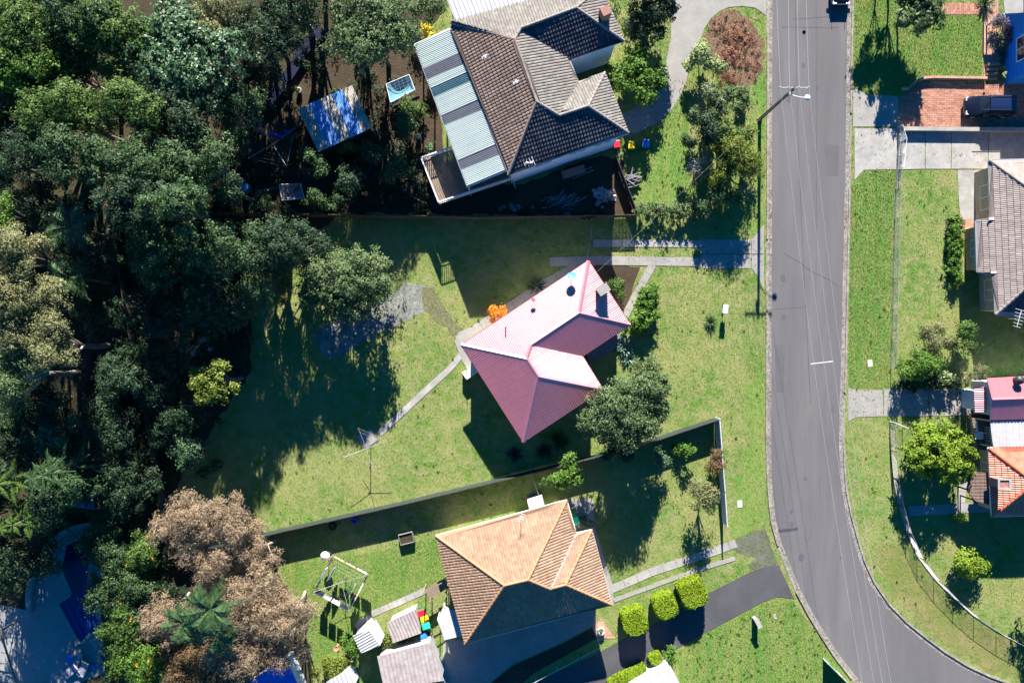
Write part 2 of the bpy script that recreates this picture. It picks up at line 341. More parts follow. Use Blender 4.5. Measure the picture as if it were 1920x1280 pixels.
def tree(name, label, cat, px, py, r, h, depth=None, leaf='l_mid', L=.26, Wd=.15, dens=230, k=None, bark='bark', group=None,
         rot=0.0, twigs=0, droop=0.0, radial=False, rcf=.32, subr=.32, base=None, trunk_r=None, bare=0, extra=None):
    """crown centred where the photograph shows it; r = radius in photo pixels (or a pair), h = height in metres"""
    rx, ry = (r, r) if not isinstance(r, tuple) else r
    rz = (depth/2 if depth else min(h*.42, (rx+ry)/2*.05*.8)); zc = h-rz
    c = P(px, py, zc); s = (CAM_H-zc)/FPX; rx *= s; ry *= s
    area = math.pi*rx*ry
    k = k or max(5, int(area*.62))
    if base is None: base = (c.x+random.uniform(-.15, .15)*rx, c.y+random.uniform(-.15, .15)*ry)
    t = thing(name, label, cat, (base[0], base[1], 0), group)
    deep = rz*2 > .8*h or (cat in ('bush', 'shrub') and h < 6.2 and not twigs)
    C, rr = crown_clumps(c.x, c.y, zc, rx, ry, rz, int(k*1.4) if deep else k, rot, rcf, deep)
    m = MB(); tr = trunk_r or max(.04, h*.022); b0 = Vector((base[0], base[1], -.02))
    fork = Vector((base[0]*.6+c.x*.4, base[1]*.6+c.y*.4, max(.12, (zc-rz)*.55+h*.08)))
    m.path([b0, b0.lerp(fork, .5)+Vector((tr*.6, -tr*.4, 0)), fork], tr, 7, tr*.7)
    order = list(range(len(C))); random.shuffle(order)
    for i in order[:26]:
        e = Vector(C[i]); mid = fork.lerp(e, .5)+Vector((random.uniform(-.2, .2), random.uniform(-.2, .2), random.uniform(.0, .35)))*(h/8)
        m.path([fork, mid, e], tr*.45, 5, tr*.12)
        for j in range(twigs):
            d = Vector((random.gauss(0, 1), random.gauss(0, 1), random.gauss(.5, .6))).normalized()*rr[i]*random.uniform(.8, 1.25)
            st = mid.lerp(e, random.uniform(.2, 1)); m.path([st, st+d*.5+Vector((random.gauss(0, .08),)*3), st+d], tr*(.2 if leaf == 'l_dead' else .13), 3, .008)
    m.build('trunk', M[bark], t)
    n = int(area*dens)
    if n > 0:
        o = quads_mesh('crown', clump_leaves(C, rr, n, L, Wd, subr, droop=droop, radial=radial), M[leaf], t)
    if extra:
        lf, cnt, l2, w2 = extra
        V = clump_leaves([(a, b, z+.05) for a, b, z in C], [q*1.05 for q in rr], cnt, l2, w2, .12, nsub=max(6, cnt//7))
        stuff(quads_mesh('flowers', V, M[lf], t))
    return t
def frond(p0, az, length, rise, n, lw, lmax, arch=1.0):
    """one palm or fern frond: leaflets both sides of an arching stem"""
    d = np.array([math.cos(az), math.sin(az), 0]); sd = np.array([-d[1], d[0], 0]); out = []; p0 = np.array(p0)
    for i in range(n):
        s = (i+1)/n; c = p0+d*length*s+np.array([0, 0, rise*math.sin(s*math.pi*.62)*length-arch*length*.35*s*s])
        ll = lmax*math.sin(min(1, s*1.15)*math.pi*.86+.25)**.8 if s < .98 else lmax*.3
        for sg in (-1, 1):
            t = (d*.55+sd*sg*.85+np.array([0, 0, -.25+rng.normal()*.12])); t /= np.linalg.norm(t)
            b = np.array([d[0], d[1], .1])*lw*.5; e = c+t*ll
            out += [c-b*.5, c+b, e, c-b]
    return out
def palm(name, label, px, py, z, nf, length, leaf='l_palm', n=16, lw=.09, lmax=.5, rise=.35, arch=1.0, trunk_r=.12, rings=1, group=None, bark='bark'):
    c = P(px, py, z); t = thing(name, label, 'palm', (c.x, c.y, 0), group)
    MB().path([(c.x, c.y, -.02), (c.x, c.y, z)], trunk_r, 7, trunk_r*.75).build('trunk', M[bark], t)
    V = []
    for i in range(nf):
        az = i*2.39996+random.uniform(-.25, .25); f = (i+.5)/nf
        V += frond((c.x, c.y, z), az, length*random.uniform(.8, 1.1)*(.6+.4*f), rise*(1.7-1.1*f), n, lw, lmax, arch)
    quads_mesh('fronds', V, M[leaf], t)
    return t
def pine(name, label, px, py, h, r, leaf='l_mid', tiers=7, group=None):
    """layered conifer with star-like tiers of feathery branches"""
    c = P(px, py, h*.6); t = thing(name, label, 'conifer', (c.x, c.y, 0), group)
    MB().path([(c.x, c.y, -.02), (c.x, c.y, h)], h*.018, 7, .02).build('trunk', M['bark'], t)
    V = []
    for k in range(tiers):
        f = k/(tiers-1); z = h*(.3+.68*f); rr = r*(1-f*.8)
        for i in range(7):
            V += frond((c.x, c.y, z), i*2*math.pi/7+k*.45+random.uniform(-.1, .1), rr*random.uniform(.85, 1.1), .12, 26, .14, .42*(1-f*.5), .5)
    quads_mesh('crown', V, M[leaf], t)
    return t
def blades(name, label, cat, px, py, n, L, Wd, leaf, spread=1.0, base_r=.1, group=None):
    """rosette of long stiff leaves"""
    c = P(px, py, 0.0); t = thing(name, label, cat, (c.x, c.y, 0), group); V = []
    for i in range(n):
        az = rng.uniform(0, 2*math.pi); el = rng.uniform(.15, 1.35); l = L*rng.uniform(.7, 1.1)
        d = np.array([math.cos(az)*math.cos(el)*spread, math.sin(az)*math.cos(el)*spread, math.sin(el)]); s = np.array([-math.sin(az), math.cos(az), 0])*Wd/2
        p = np.array(c)+np.array([math.cos(az), math.sin(az), 0])*base_r*rng.random()+np.array([0, 0, .05])
        m_ = p+d*l*.55; e = p+d*l+np.array([0, 0, -l*.22])
        V += [p-s*.6, p+s*.6, m_+s, m_-s, m_-s, m_+s, e+s*.05, e-s*.05]
    quads_mesh('leaves', V, M[leaf], t)
    MB().lathe((c.x, c.y, 0), [(.07, 0), (.06, .15), (.02, .2)], 8).build('stem', M['bark'], t)
    return t
def leafy_strip(name, label, cat, pts, w, h, leaf, dens=420, L=.18, Wd=.11, group=None, rc=None, ragged=.15):
    """hedge or bank of shrubs along a line of pixels"""
    W_ = [P(x, y, h*.5) for x, y in pts]; C = []; rr = []
    tot = sum((W_[i+1]-W_[i]).length for i in range(len(W_)-1)); rc = rc or w*.5
    t = thing(name, label, cat, (W_[0].x, W_[0].y, 0), group); m = MB()
    for i in range(len(W_)-1):
        a, b = W_[i], W_[i+1]; n = max(2, int((b-a).length/(rc*.5)))
        for j in range(n):
            c = a.lerp(b, (j+.5)/n); s = (b-a).normalized(); q = Vector((-s.y, s.x, 0))*random.uniform(-1, 1)*w*.25
            C.append((c.x+q.x, c.y+q.y, h*random.uniform(.45, .62))); rr.append(rc*random.uniform(1-ragged, 1+ragged))
            m.path([(c.x+q.x, c.y+q.y, -.02), (c.x+q.x, c.y+q.y, h*.5)], .03, 5, .015)
    stuff(m.build('stems', M['bark'], t))
    quads_mesh('leaves', clump_leaves(C, rr, int(tot*w*dens), L, Wd, .2, flat=h*.5/rc), M[leaf], t)
    return t

# ------------------------------------------------------------------ roofs and walls
def to_plane(pts):
    pts = [Vector(p) for p in pts]; n = Vector((0, 0, 0))
    for i in range(len(pts)):
        a = pts[i]; b = pts[(i+1) % len(pts)]; n += Vector(((a.y-b.y)*(a.z+b.z), (a.z-b.z)*(a.x+b.x), (a.x-b.x)*(a.y+b.y)))
    n.normalize()
    if n.z < 0: n = -n
    c = sum(pts, Vector((0, 0, 0)))/len(pts)
    u = Vector((-n.y, n.x, 0))
    u = u.normalized() if u.length > 1e-4 else Vector((1, 0, 0))
    v = n.cross(u)            # up the slope
    if v.z < 0: v = -v; u = -u
    return c, u, v, n, [((p-c).dot(u), (p-c).dot(v)) for p in pts]
def spans(poly, t, axis=1):
    """intervals of the other coordinate where the polygon crosses coordinate[axis] == t"""
    xs = []
    for i in range(len(poly)):
        a = poly[i]; b = poly[(i+1) % len(poly)]
        if (a[axis] <= t) != (b[axis] <= t):
            f = (t-a[axis])/(b[axis]-a[axis]); xs.append(a[1-axis]+f*(b[1-axis]-a[1-axis]))
    xs.sort(); return [(xs[i], xs[i+1]) for i in range(0, len(xs)-1, 2)]
def roof_base(pts, root, m, thick=.08):
    c, u, v, n, q = to_plane(pts)
    top = [c+u*a+v*b for a, b in q]; bot = [p-Vector((0, 0, thick)) for p in top]; k = len(pts)
    mb = MB(); mb.add(top+bot, [tuple(range(k)), tuple(range(2*k-1, k-1, -1))]+[(i, k+i, k+(i+1) % k, (i+1) % k) for i in range(k)])
    return mb.build('roof', m, root)
def roof_tiles(pts, root, m, base_m, course=.34, width=.28, rise=.05, step=.04, label=None):
    rf = roof_base(pts, root, base_m); c, u, v, n, q = to_plane(pts)
    c = c+n*.012; V = []; v0 = min(b for a, b in q); v1 = max(b for a, b in q); y = v0; row = 0
    while y < v1-.02:
        y2 = min(y+course, v1); A = spans(q, y+.004); B = spans(q, y2-.004)
        if len(A) != len(B) or not A: A = B = spans(q, (y+y2)/2)
        for (a0, a1), (b0, b1) in zip(A, B):
            lo, hi = min(a0, b0), max(a1, b1); i = math.floor(lo/width)
            while i*width < hi:
                x0, x1 = i*width, (i+1)*width; jz = random.uniform(0, .012); cu = []
                for f, hh in ((0, 0), (.28, rise), (.72, rise), (1, 0)):
                    x = x0+(x1-x0)*f
                    xa = min(max(x, a0), a1); xb = min(max(x, b0), b1)
                    cu.append((c+u*xa+v*y+n*(hh+step+jz), c+u*xb+v*y2+n*hh, c+u*xa+v*y))
                if (cu[3][0]-cu[0][0]).length+(cu[3][1]-cu[0][1]).length > .02:
                    for k in range(3):
                        V += [cu[k][0], cu[k+1][0], cu[k+1][1], cu[k][1]]
                        V += [cu[k][2], cu[k+1][2], cu[k+1][0], cu[k][0]]
                i += 1
        y = y2; row += 1
    # tiles share corners so that each tile is one loose piece
    V = np.array([tuple(p) for p in V], dtype=np.float32); me = bpy.data.meshes.new('roof_tiles')
    o0 = ORG[root]; Q = len(V)//4
    key = {}; idx = np.empty(Q*4, dtype=np.int32); verts = []
    Vr = np.round(V, 4); per = 24
    for i in range(Q*4):
        kk = (i//per, *Vr[i].tolist())
        if kk not in key: key[kk] = len(verts); verts.append(V[i])
        idx[i] = key[kk]
    faces = [tuple(dict.fromkeys(idx[i*4:i*4+4].tolist())) for i in range(Q)]; faces = [f for f in faces if len(f) > 2]
    me.from_pydata([(float(a[0]-o0[0]), float(a[1]-o0[1]), float(a[2]-o0[2])) for a in verts], [], faces); me.materials.append(m); me.update()
    o = bpy.data.objects.new('roof_tiles', me); COL.objects.link(o); o.parent = rf; ORG[o] = o0
    stuff(o); return rf
def roof_metal(pts, root, m, pitch=.2, height=.028, name='roof', along=None, base=True, lift=.0):
    c, u, v, n, q = to_plane(pts)
    if along is not None:       # ribs run along the given direction instead of up the slope
        v = (Vector(along)-n*Vector(along).dot(n)).normalized(); u = v.cross(n)
        q = [((Vector(p)-c).dot(u), (Vector(p)-c).dot(v)) for p in pts]
    rf = roof_base(pts, root, m, .06) if base else None
    c = c+n*(.012+lift); mb = MB(); u0 = min(a for a, b in q); u1 = max(a for a, b in q); x = math.floor(u0/pitch)*pitch
    prof = ((0, 0), (.22, 1), (.5, 1), (.72, 0), (1, 0))
    while x < u1:
        for k in range(4):
            xa = x+pitch*prof[k][0]; xb = x+pitch*prof[k+1][0]
            if xb <= u0 or xa >= u1: continue
            xa = max(xa, u0); xb = min(xb, u1)
            A = spans(q, xa+1e-4, 0); B = spans(q, xb-1e-4, 0)
            if len(A) != len(B) or not A: A = B = spans(q, (xa+xb)/2, 0)
            for (a0, a1), (b0, b1) in zip(A, B):
                big = 1.25 if round(x/pitch) % 4 == 0 else 1.0; ha = height*prof[k][1]*big; hb = height*prof[k+1][1]*big
                mb.add([c+u*xa+v*a0+n*ha, c+u*xb+v*b0+n*hb, c+u*xb+v*b1+n*hb, c+u*xa+v*a1+n*ha], [(0, 1, 2, 3)])
        x += pitch
    o = mb.build('corrugated_sheeting' if base else name, m, rf if base else root)
    return rf if base else o
def ridge(a, b, root, m, r=.13, seg=None, name='ridge_cap', lift=.03):
    a = Vector(a)+Vector((0, 0, lift)); b = Vector(b)+Vector((0, 0, lift)); mb = MB(); L = (b-a).length
    if seg:
        n = max(1, int(L/seg))
        for i in range(n):
            mb.tube(a.lerp(b, i/n), a.lerp(b, (i+1.06)/n), r*1.12, r*.9, 8)
    else:
        d = (b-a).normalized(); s = d.cross(Vector((0, 0, 1))).normalized()
        prof = [(-r*1.5, -.05*r/.13), (-r*.5, .03), (0, .07), (r*.5, .03), (r*1.5, -.05*r/.13)]
        vs = [p+s*x+Vector((0, 0, z)) for p in (a, b) for x, z in prof]
        mb.add(vs, [(i, i+1, 6+i, 5+i) for i in range(4)]+[(4, 3, 2, 1, 0), (5, 6, 7, 8, 9)])
    return mb.build(name, m, root)
def gutter(pts, root, m, w=.11, h=.1, name='gutter'):
    mb = MB()
    for a, b in zip(pts[:-1], pts[1:]):
        a = Vector(a)-Vector((0, 0, .06)); b = Vector(b)-Vector((0, 0, .06)); mb.beam(a, b, w, h)
    return mb.build(name, m, root)
def inset(poly, d):
    n = len(poly); A = sum(poly[i][0]*poly[(i+1) % n][1]-poly[(i+1) % n][0]*poly[i][1] for i in range(n)); s = 1 if A > 0 else -1
    out = []
    for i in range(n):
        p0 = Vector(poly[i-1][:2]); p = Vector(poly[i][:2]); p1 = Vector(poly[(i+1) % n][:2])
        e0 = (p-p0).normalized(); e1 = (p1-p).normalized(); n0 = Vector((-e0.y, e0.x))*s; n1 = Vector((-e1.y, e1.x))*s
        k = 1+n0.dot(n1); out.append(p+(n0+n1)*d/max(k, .3))
    return out
def walls(poly, z, root, m, d=.5, z0=0.0, name='wall', boards=None):
    q = inset(poly, d); o = MB().prism(q, z0, z).build(name, m, root)
    if boards:       # weatherboard laps: thin proud courses round the wall
        mb = MB(); n = len(q); A = sum(q[i][0]*q[(i+1) % n][1]-q[(i+1) % n][0]*q[i][1] for i in range(n)); qq = q if A > 0 else q[::-1]
        zz = z0+.15
        while zz < z-.15:
            q2 = inset(qq, -.03)
            for i in range(n):
                a, b = qq[i], qq[(i+1) % n]; c, d_ = q2[i], q2[(i+1) % n]
                mb.add([(a.x, a.y, zz+boards-.02), (b.x, b.y, zz+boards-.02), (d_.x, d_.y, zz), (c.x, c.y, zz), (a.x, a.y, zz), (b.x, b.y, zz)], [(3, 2, 1, 0), (4, 5, 2, 3)])
            zz += boards
        stuff(mb.build('weatherboards', m, o))
    return q
def window(root, a, b, f0, f1, z0, z1, frame='white', name='window', off=.04, mull=1, glass='glass'):
    """window on the wall from a to b (outside to the right when walking a to b), between fractions f0 and f1"""
    a = Vector((a[0], a[1], 0)); b = Vector((b[0], b[1], 0)); d = (b-a); p0 = a+d*f0; p1 = a+d*f1; d.normalize(); o = Vector((d.y, -d.x, 0))
    mb = MB(); up = Vector((0, 0, 1)); q = .06
    for s, e in (((p0, z0), (p1, z0)), ((p0, z1), (p1, z1))):
        mb.beam(s[0]+up*s[1]+o*off, e[0]+up*e[1]+o*off, .1, q*1.3)
    for i in range(mull+2):
        c = p0.lerp(p1, i/(mull+1))+o*off; mb.box(c+up*(z0+z1)/2, (q, .1, z1-z0), ax=(d, o, up))
    w = mb.build(name, M[frame], root)
    MB().box((p0+p1)/2+o*(off-.02)+up*(z0+z1)/2, ((p1-p0).length, .03, z1-z0), ax=(d, o, up)).build('pane', M[glass], w)
    return w
SHEETS = {}
def sheet(name, pts, z, m, jit=0.0, step=.5, skirt=.0):
    W_ = [P(x, y, 0) for x, y in pts]
    if jit:
        out = []
        for i in range(len(W_)):
            a, b = W_[i], W_[(i+1) % len(W_)]; n = max(1, int((b-a).length/step)); d = (b-a).normalized(); q = Vector((-d.y, d.x, 0))
            for j in range(n): out.append(a.lerp(b, j/n)+q*random.uniform(-jit, jit))
        W_ = out
    mb = MB()
    from mathutils.geometry import tessellate_polygon
    vs = [(p.x, p.y, z) for p in W_]
    tris = tessellate_polygon([[Vector(v) for v in vs]]); fs = []
    for t in tris:
        a, b, c = (Vector(vs[i]) for i in t); fs.append(t if (b-a).cross(c-a).z > 0 else t[::-1])
    mb.add(vs, fs)
    if skirt:
        n = len(vs); A = sum(vs[i][0]*vs[(i+1) % n][1]-vs[(i+1) % n][0]*vs[i][1] for i in range(n))
        for i in range(n):
            a, b = vs[i], vs[(i+1) % n]
            if A < 0: a, b = b, a
            mb.add([a, b, (b[0], b[1], z-skirt), (a[0], a[1], z-skirt)], [(0, 3, 2, 1)])
    o = struct(mb.build(name, m)); SHEETS[o.name] = list(pts); return o
def line_dist(pl):
    d = [0]
    for i in range(len(pl)-1): d.append(d[-1]+(Vector(pl[i+1])-Vector(pl[i])).length)
    return d
def along(pl, t):
    d = line_dist(pl)
    for i in range(len(pl)-1):
        if t <= d[i+1] or i == len(pl)-2:
            f = (t-d[i])/(d[i+1]-d[i]); a = Vector(pl[i]); b = Vector(pl[i+1]); return a.lerp(b, f), (b-a).normalized()
def panel_fence(label, pts, h, m, post_m, seg=2.4, name='panel_fence', group=None, palings=False, rail_m=None):
    W_ = [P(x, y, 0) for x, y in pts]; t = thing(name, label, 'fence', tuple(W_[0]), group); up = Vector((0, 0, 1))
    for a, b in zip(W_[:-1], W_[1:]):
        L = (b-a).length; n = max(1, round(L/seg)); d = (b-a)/L; s = Vector((d.y, -d.x, 0))
        for i in range(n):
            p, q = a+d*(L*i/n), a+d*(L*(i+1)/n); mb = MB(); w = (q-p).length-.02
            if palings:
                k = int(w/.13)
                for j in range(k):
                    c = p.lerp(q, (j+.5)/k); hh = h*random.uniform(.96, 1.0); mb.box(c+up*(hh/2+.04)+s*random.uniform(-.006, .006), (w/k-.015, .018, hh), ax=(d, s, up))
            else:
                k = int(w/.2); mb.box((p+q)/2+up*(h/2+.03), (w, .012, h-.06), ax=(d, s, up))
                for j in range(k):
                    mb.box(p.lerp(q, (j+.5)/k)+up*(h/2+.03), (.07, .045, h-.1), ax=(d, s, up))
            pa = mb.build('panel', m, t)
            MB().beam(p+d*.05+up*(h-.02)-s*.035, q-d*.05+up*(h-.02)-s*.035, .05, .07).build('rail', rail_m or post_m, pa)
            MB().box(p+up*(h/2+.03)-s*.05, (.08, .08, h+.06), ax=(d, s, up)).build('post', post_m, t)
        MB().box(b+up*(h/2+.03)-s*.05, (.08, .08, h+.06), ax=(d, s, up)).build('post', post_m, t)
    return t

# ================================================================== THE GROUND
MB().poly([(-260, -260, 0), (260, -260, 0), (260, 260, 0), (-260, 260, 0)]).build('ground', M['grass'])
struct(bpy.data.objects['ground'])
Z1, Z2, Z3 = .006, .012, .018
road_w = [(1448, -500), (1448, -40), (1447, 300), (1446, 600), (1445, 880), (1449, 925), (1453, 975), (1462, 1010), (1482, 1061), (1505, 1117), (1538, 1173), (1574, 1230), (1615, 1280), (1690, 1360), (1800, 1450), (2000, 1560), (2500, 1700)]
road_e = [(1593, -500), (1592, -40), (1589, 40), (1587, 180), (1586, 290), (1582, 450), (1579, 600), (1577, 690), (1574, 770), (1573, 830), (1576, 900), (1581, 940), (1594, 990), (1614, 1061), (1640, 1110), (1673, 1153), (1702, 1178), (1768, 1230), (1830, 1266), (1900, 1292), (2000, 1325), (2100, 1350), (2500, 1430)]
def off_line(pl, d):
    out = []
    for i in range(len(pl)):
        a = Vector(pl[max(0, i-1)]); b = Vector(pl[min(len(pl)-1, i+1)]); t = (b-a).normalized(); out.append((pl[i][0]+t.y*d, pl[i][1]-t.x*d))
    return out
def smooth(pl, it=2):
    for _ in range(it):
        q = [pl[0]]
        for a, b in zip(pl[:-1], pl[1:]):
            q += [(a[0]*.75+b[0]*.25, a[1]*.75+b[1]*.25), (a[0]*.25+b[0]*.75, a[1]*.25+b[1]*.75)]
        pl = q+[pl[-1]]
    return pl
road_w = smooth(road_w); road_e = smooth(road_e)
sheet('road', road_w+road_e[::-1], Z2, M['asphalt'])
# tar seams and a patch in the road surface
for i, (pts, w) in enumerate([([(1490, -40), (1494, 200), (1503, 420), (1512, 600), (1520, 760)], .05), ([(1530, -30), (1531, 300), (1530, 560)], .04), ([(1450, 580), (1480, 578), (1512, 576)], .035)]):
    mb = MB(); q = smooth(pts)
    for a, b in zip(q[:-1], q[1:]):
        a = P(*a, Z2+.004); b = P(*b, Z2+.004); s = Vector((b.y-a.y, a.x-b.x, 0)).normalized()*w/2; mb.add([a-s, b-s, b+s, a+s], [(0, 1, 2, 3)])
    struct(mb.build('road_seam', M['tar']))
for i, (x, y, w, l, m) in enumerate([(1560, 300, 26, 60, 'road_patch'), (1462, 690, 18, 90, 'road_patch')]):
    q_ = [(x-w/2, y-l/2), (x+w/2, y-l/2+2), (x+w/2-1, y+l/2), (x-w/2+2, y+l/2-1)]; sheet('road_patch', q_, Z2+.008+.0005*i, M[m], .03)
for i in range(14):
    t_ = random.uniform(-20, 1100); x = random.choice((1475, 1505, 1535, 1562))+random.gauss(0, 5)+(max(0, t_-930)*.32); r_ = random.uniform(2, 6)
    sheet('oil_stain', [(x+r_*math.cos(k*.8)*random.uniform(.7, 1.2), t_+r_*1.3*math.sin(k*.8)*random.uniform(.7, 1.2)) for k in range(8)], Z2+.013, M['oil'])
for i in range(4):   # cracks sealed with tar wander across and along the road
    x, y = random.uniform(1455, 1570), random.uniform(0, 900); mb = MB(); a_ = random.choice((0, math.pi/2))+random.gauss(0, .25)
    for k in range(14):
        x2, y2 = x+math.cos(a_)*9, y+math.sin(a_)*9; a_ += random.gauss(0, .12)
        if not 1452 < x2 < 1574: break
        p_, q_ = P(x, y, Z2+.016), P(x2, y2, Z2+.016); s_ = Vector((q_.y-p_.y, p_.x-q_.x, 0)).normalized()*.01; mb.add([p_-s_, q_-s_, q_+s_, p_+s_], [(0, 1, 2, 3)]); x, y = x2, y2
    if mb.v: struct(mb.build('road_crack', M['tar']))
# verges and lawns with grass of their own
east_k = off_line(road_e, 10)
def clipy(pl, y0, y1): return [p for p in pl if y0 <= p[1] <= y1]
sheet('verge_lawn', [(1604, -60)]+clipy(east_k, -20, 160)+[(1600, 165), (1625, 178), (1684, 180), (1684, -60)], Z1, M['grass_green'])
sheet('front_lawn', [(1684, -60), (1684, 180), (1700, 165), (1722, 150), (1840, 148), (1842, 28), (1766, 26), (1766, -60)], Z1, M['grass_green'])
sheet('verge_lawn', [(1595, 346), (1620, 320), (1680, 319), (1668, 728), (1591, 726), (1590, 600), (1592, 460)], Z1, M['grass_green'], .03)
sheet('front_lawn', [(1680, 319), (1793, 320), (1795, 420), (1786, 560), (1785, 680), (1672, 690)], Z1, M['grass'])
sheet('verge_lawn', [(1588, 795), (1605, 785), (1668, 786), (1680, 900), (1702, 990), (1760, 1100), (1850, 1180), (1940, 1218), (1960, 1300), (1880, 1282), (1785, 1230), (1715, 1175), (1655, 1112), (1622, 1040), (1600, 970), (1588, 900)], Z1, M['grass'], .03)
sheet('dry_verge', [(1640, 1030), (1690, 1010), (1740, 1090), (1830, 1170), (1930, 1222), (1960, 1290), (1880, 1270), (1790, 1222), (1720, 1165), (1665, 1105)], Z1+.003, M['grass_dry'], .5, .45)
sheet('verge_lawn', [(1400, 60), (1434, 30), (1434, 420), (1418, 440), (1408, 440), (1420, 330), (1415, 200)], Z1, M['grass_green'], .08)
sheet('verge_lawn', [(1396, 730), (1432, 700), (1434, 930), (1436, 985), (1400, 1002), (1368, 1018), (1380, 900), (1405, 820)], Z1, M['grass_green'], .22, .35)
sheet('front_lawn', [(1270, 1218), (1322, 1187), (1430, 1130), (1456, 1120), (1488, 1126), (1530, 1192), (1592, 1270), (1600, 1320), (1275, 1320)], Z1, M['grass_green'])
sheet('back_lawn', [(520, 1060), (700, 1035), (1000, 965), (1010, 935), (817, 1005), (838, 1085), (695, 1150), (640, 1230), (590, 1250), (560, 1180), (575, 1110), (520, 1090)], Z1, M['grass_green'], .05)
sheet('side_lawn', [(1240, 140), (1290, 180), (1295, 400), (1190, 390), (1180, 270), (1245, 235)], Z1, M['grass_green'], .08)
sheet('flower_bed', [(1120, 495), (1200, 500), (1172, 588), (1160, 590), (1110, 500)], Z1, M['dirt'], .06)
sheet('bare_yard', [(440, 180), (620, 60), (800, 60), (835, 300), (960, 350), (1130, 290), (1165, 300), (1195, 405), (860, 402), (460, 395)], Z1, M['dirt'], .15)
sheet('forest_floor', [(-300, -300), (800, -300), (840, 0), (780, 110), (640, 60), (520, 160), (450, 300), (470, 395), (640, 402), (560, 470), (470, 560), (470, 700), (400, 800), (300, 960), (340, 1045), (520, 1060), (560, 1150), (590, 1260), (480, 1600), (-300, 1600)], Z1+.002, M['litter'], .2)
sheet('gravel_bed', [(585, 625), (612, 675), (645, 665), (700, 628), (762, 600), (800, 583), (812, 560), (800, 535), (760, 530), (705, 572), (640, 592)], Z1+.003, M['gravel_pale'], .12)
sheet('mulch_bed', [(1340, 30), (1372, 20), (1405, 28), (1425, 60), (1432, 100), (1425, 140), (1405, 165), (1372, 162), (1350, 140), (1335, 110), (1318, 80), (1326, 50)], Z1+.003, M['red_mulch'], .25, .3)
sheet('gravel_bed', [(790, 540), (812, 538), (830, 575), (856, 608), (870, 622), (855, 640), (838, 615), (812, 596), (796, 580)], Z1+.006, M['worn_turf'], .16)
sheet('mulch_bed', [(1705, 0), (1765, 0), (1765, 26), (1705, 26)], Z1+.003, M['dirt'])

# kerbs: a flat gutter and an upstanding kerb laid in stones with joints
def kerb(label_side, pl, side, y0=-30, y1=1310, w=.5, drops=()):
    pl = [tuple(P(x, y, 0)[:2]) for x, y in pl]; tot = line_dist(pl)[-1]; t = thing('kerb', label_side, 'kerb', (pl[0][0], pl[0][1], 0)); struct(t)
    del t['category']
    d = 0.0
    while d < tot-.1:
        e = min(d+random.uniform(2.2, 2.6), tot); c0, t0 = along(pl, d+.012); c1, t1 = along(pl, e-.012)
        if min(abs(c0.y), abs(c1.y)) < 33 and abs(c0.x) < 49:
            py = 640-c0.y*FPX/CAM_H; low = any(a <= py <= b for a, b in drops)
            n0 = Vector((-t0.y, t0.x))*side; n1 = Vector((-t1.y, t1.x))*side; h = .035 if low else .13; mb = MB(); jz = random.uniform(-.006, .006)
            def strip(o0, o1, za, zb):
                q = [c0+n0*o0, c1+n1*o0, c1+n1*o1, c0+n0*o1]; zz = (za, za, zb, zb)
                top = [(p.x, p.y, z+jz) for p, z in zip(q, zz)]; bot = [(p.x, p.y, -.01) for p in q]
                mb.add(top+bot, [(0, 1, 2, 3), (7, 6, 5, 4)]+[(i, 4+i, 4+(i+1) % 4, (i+1) % 4) for i in range(4)])
            strip(-.02, w-.17, .02, .028); strip(w-.168, w, h, h)
            mb.build('kerb_stone', M['kerb'], t)
        d = e
kerb('west_kerb', road_w, -1, drops=((-30, 35), (425, 540), (985, 1075), (1240, 1400)))
kerb('east_kerb', road_e, 1, drops=((165, 345), (725, 795)))
for o in bpy.data.objects:
    if o.name.startswith('kerb') and o.get('label') in ('west_kerb', 'east_kerb'): o['label'] = 'pale concrete kerb and gutter along the '+('house side of the road' if o['label'][0] == 'w' else 'outer side of the road')

# driveways and paths
def slabs(name, pts, width, seg, m='concrete', z=Z2, gap=.02, bed=None, h=.03):
    """a path of separate slabs along a pixel line; width in metres"""
    W_ = [tuple(P(x, y, 0)[:2]) for x, y in pts]; mb = MB()
    for a, b in zip(W_[:-1], W_[1:]):
        a = Vector(a); b = Vector(b); s = Vector((b.y-a.y, a.x-b.x)).normalized()*width/2
        mb.add([(p.x, p.y, z) for p in (a-s, b-s, b+s, a+s)], [(0, 1, 2, 3)])
    root = struct(mb.build(name, M[bed or 'pave_base'])); tot = line_dist(W_)[-1]; d = 0
    while d < tot-.05:
        e = min(d+seg*random.uniform(.96, 1.04), tot); c0, t0 = along(W_, d+gap); c1, t1 = along(W_, e-gap/2)
        s0 = Vector((t0.y, -t0.x))*(width/2-.01); s1 = Vector((t1.y, -t1.x))*(width/2-.01)
        q = [c0-s0, c1-s1, c1+s1, c0+s0]; zz = z+h+random.uniform(-.006, .006); k = MB()
        k.add([(p.x, p.y, zz) for p in q]+[(p.x, p.y, z-.005) for p in q], [(0, 1, 2, 3)]+[(i, 4+i, 4+(i+1) % 4, (i+1) % 4) for i in range(4)])
        k.build('paving_slab', M[m], root); d = e
    return root
def joints(parts, z, root_name, m, jn=None):
    """driveway poured in bays: each bay is a slab of its own"""
    root = None
    for i, p in enumerate(parts):
        W_ = [P(x, y, 0) for x, y in p]; q = inset(W_, .012); k = MB(); k.prism([tuple(v) for v in q], -.01, z+random.uniform(0, .004))
        if root is None: root = struct(k.build(root_name, M[m])); ORG[root] = Vector((0, 0, 0))
        else: k.build('paving_slab', M[m], root)
    return root
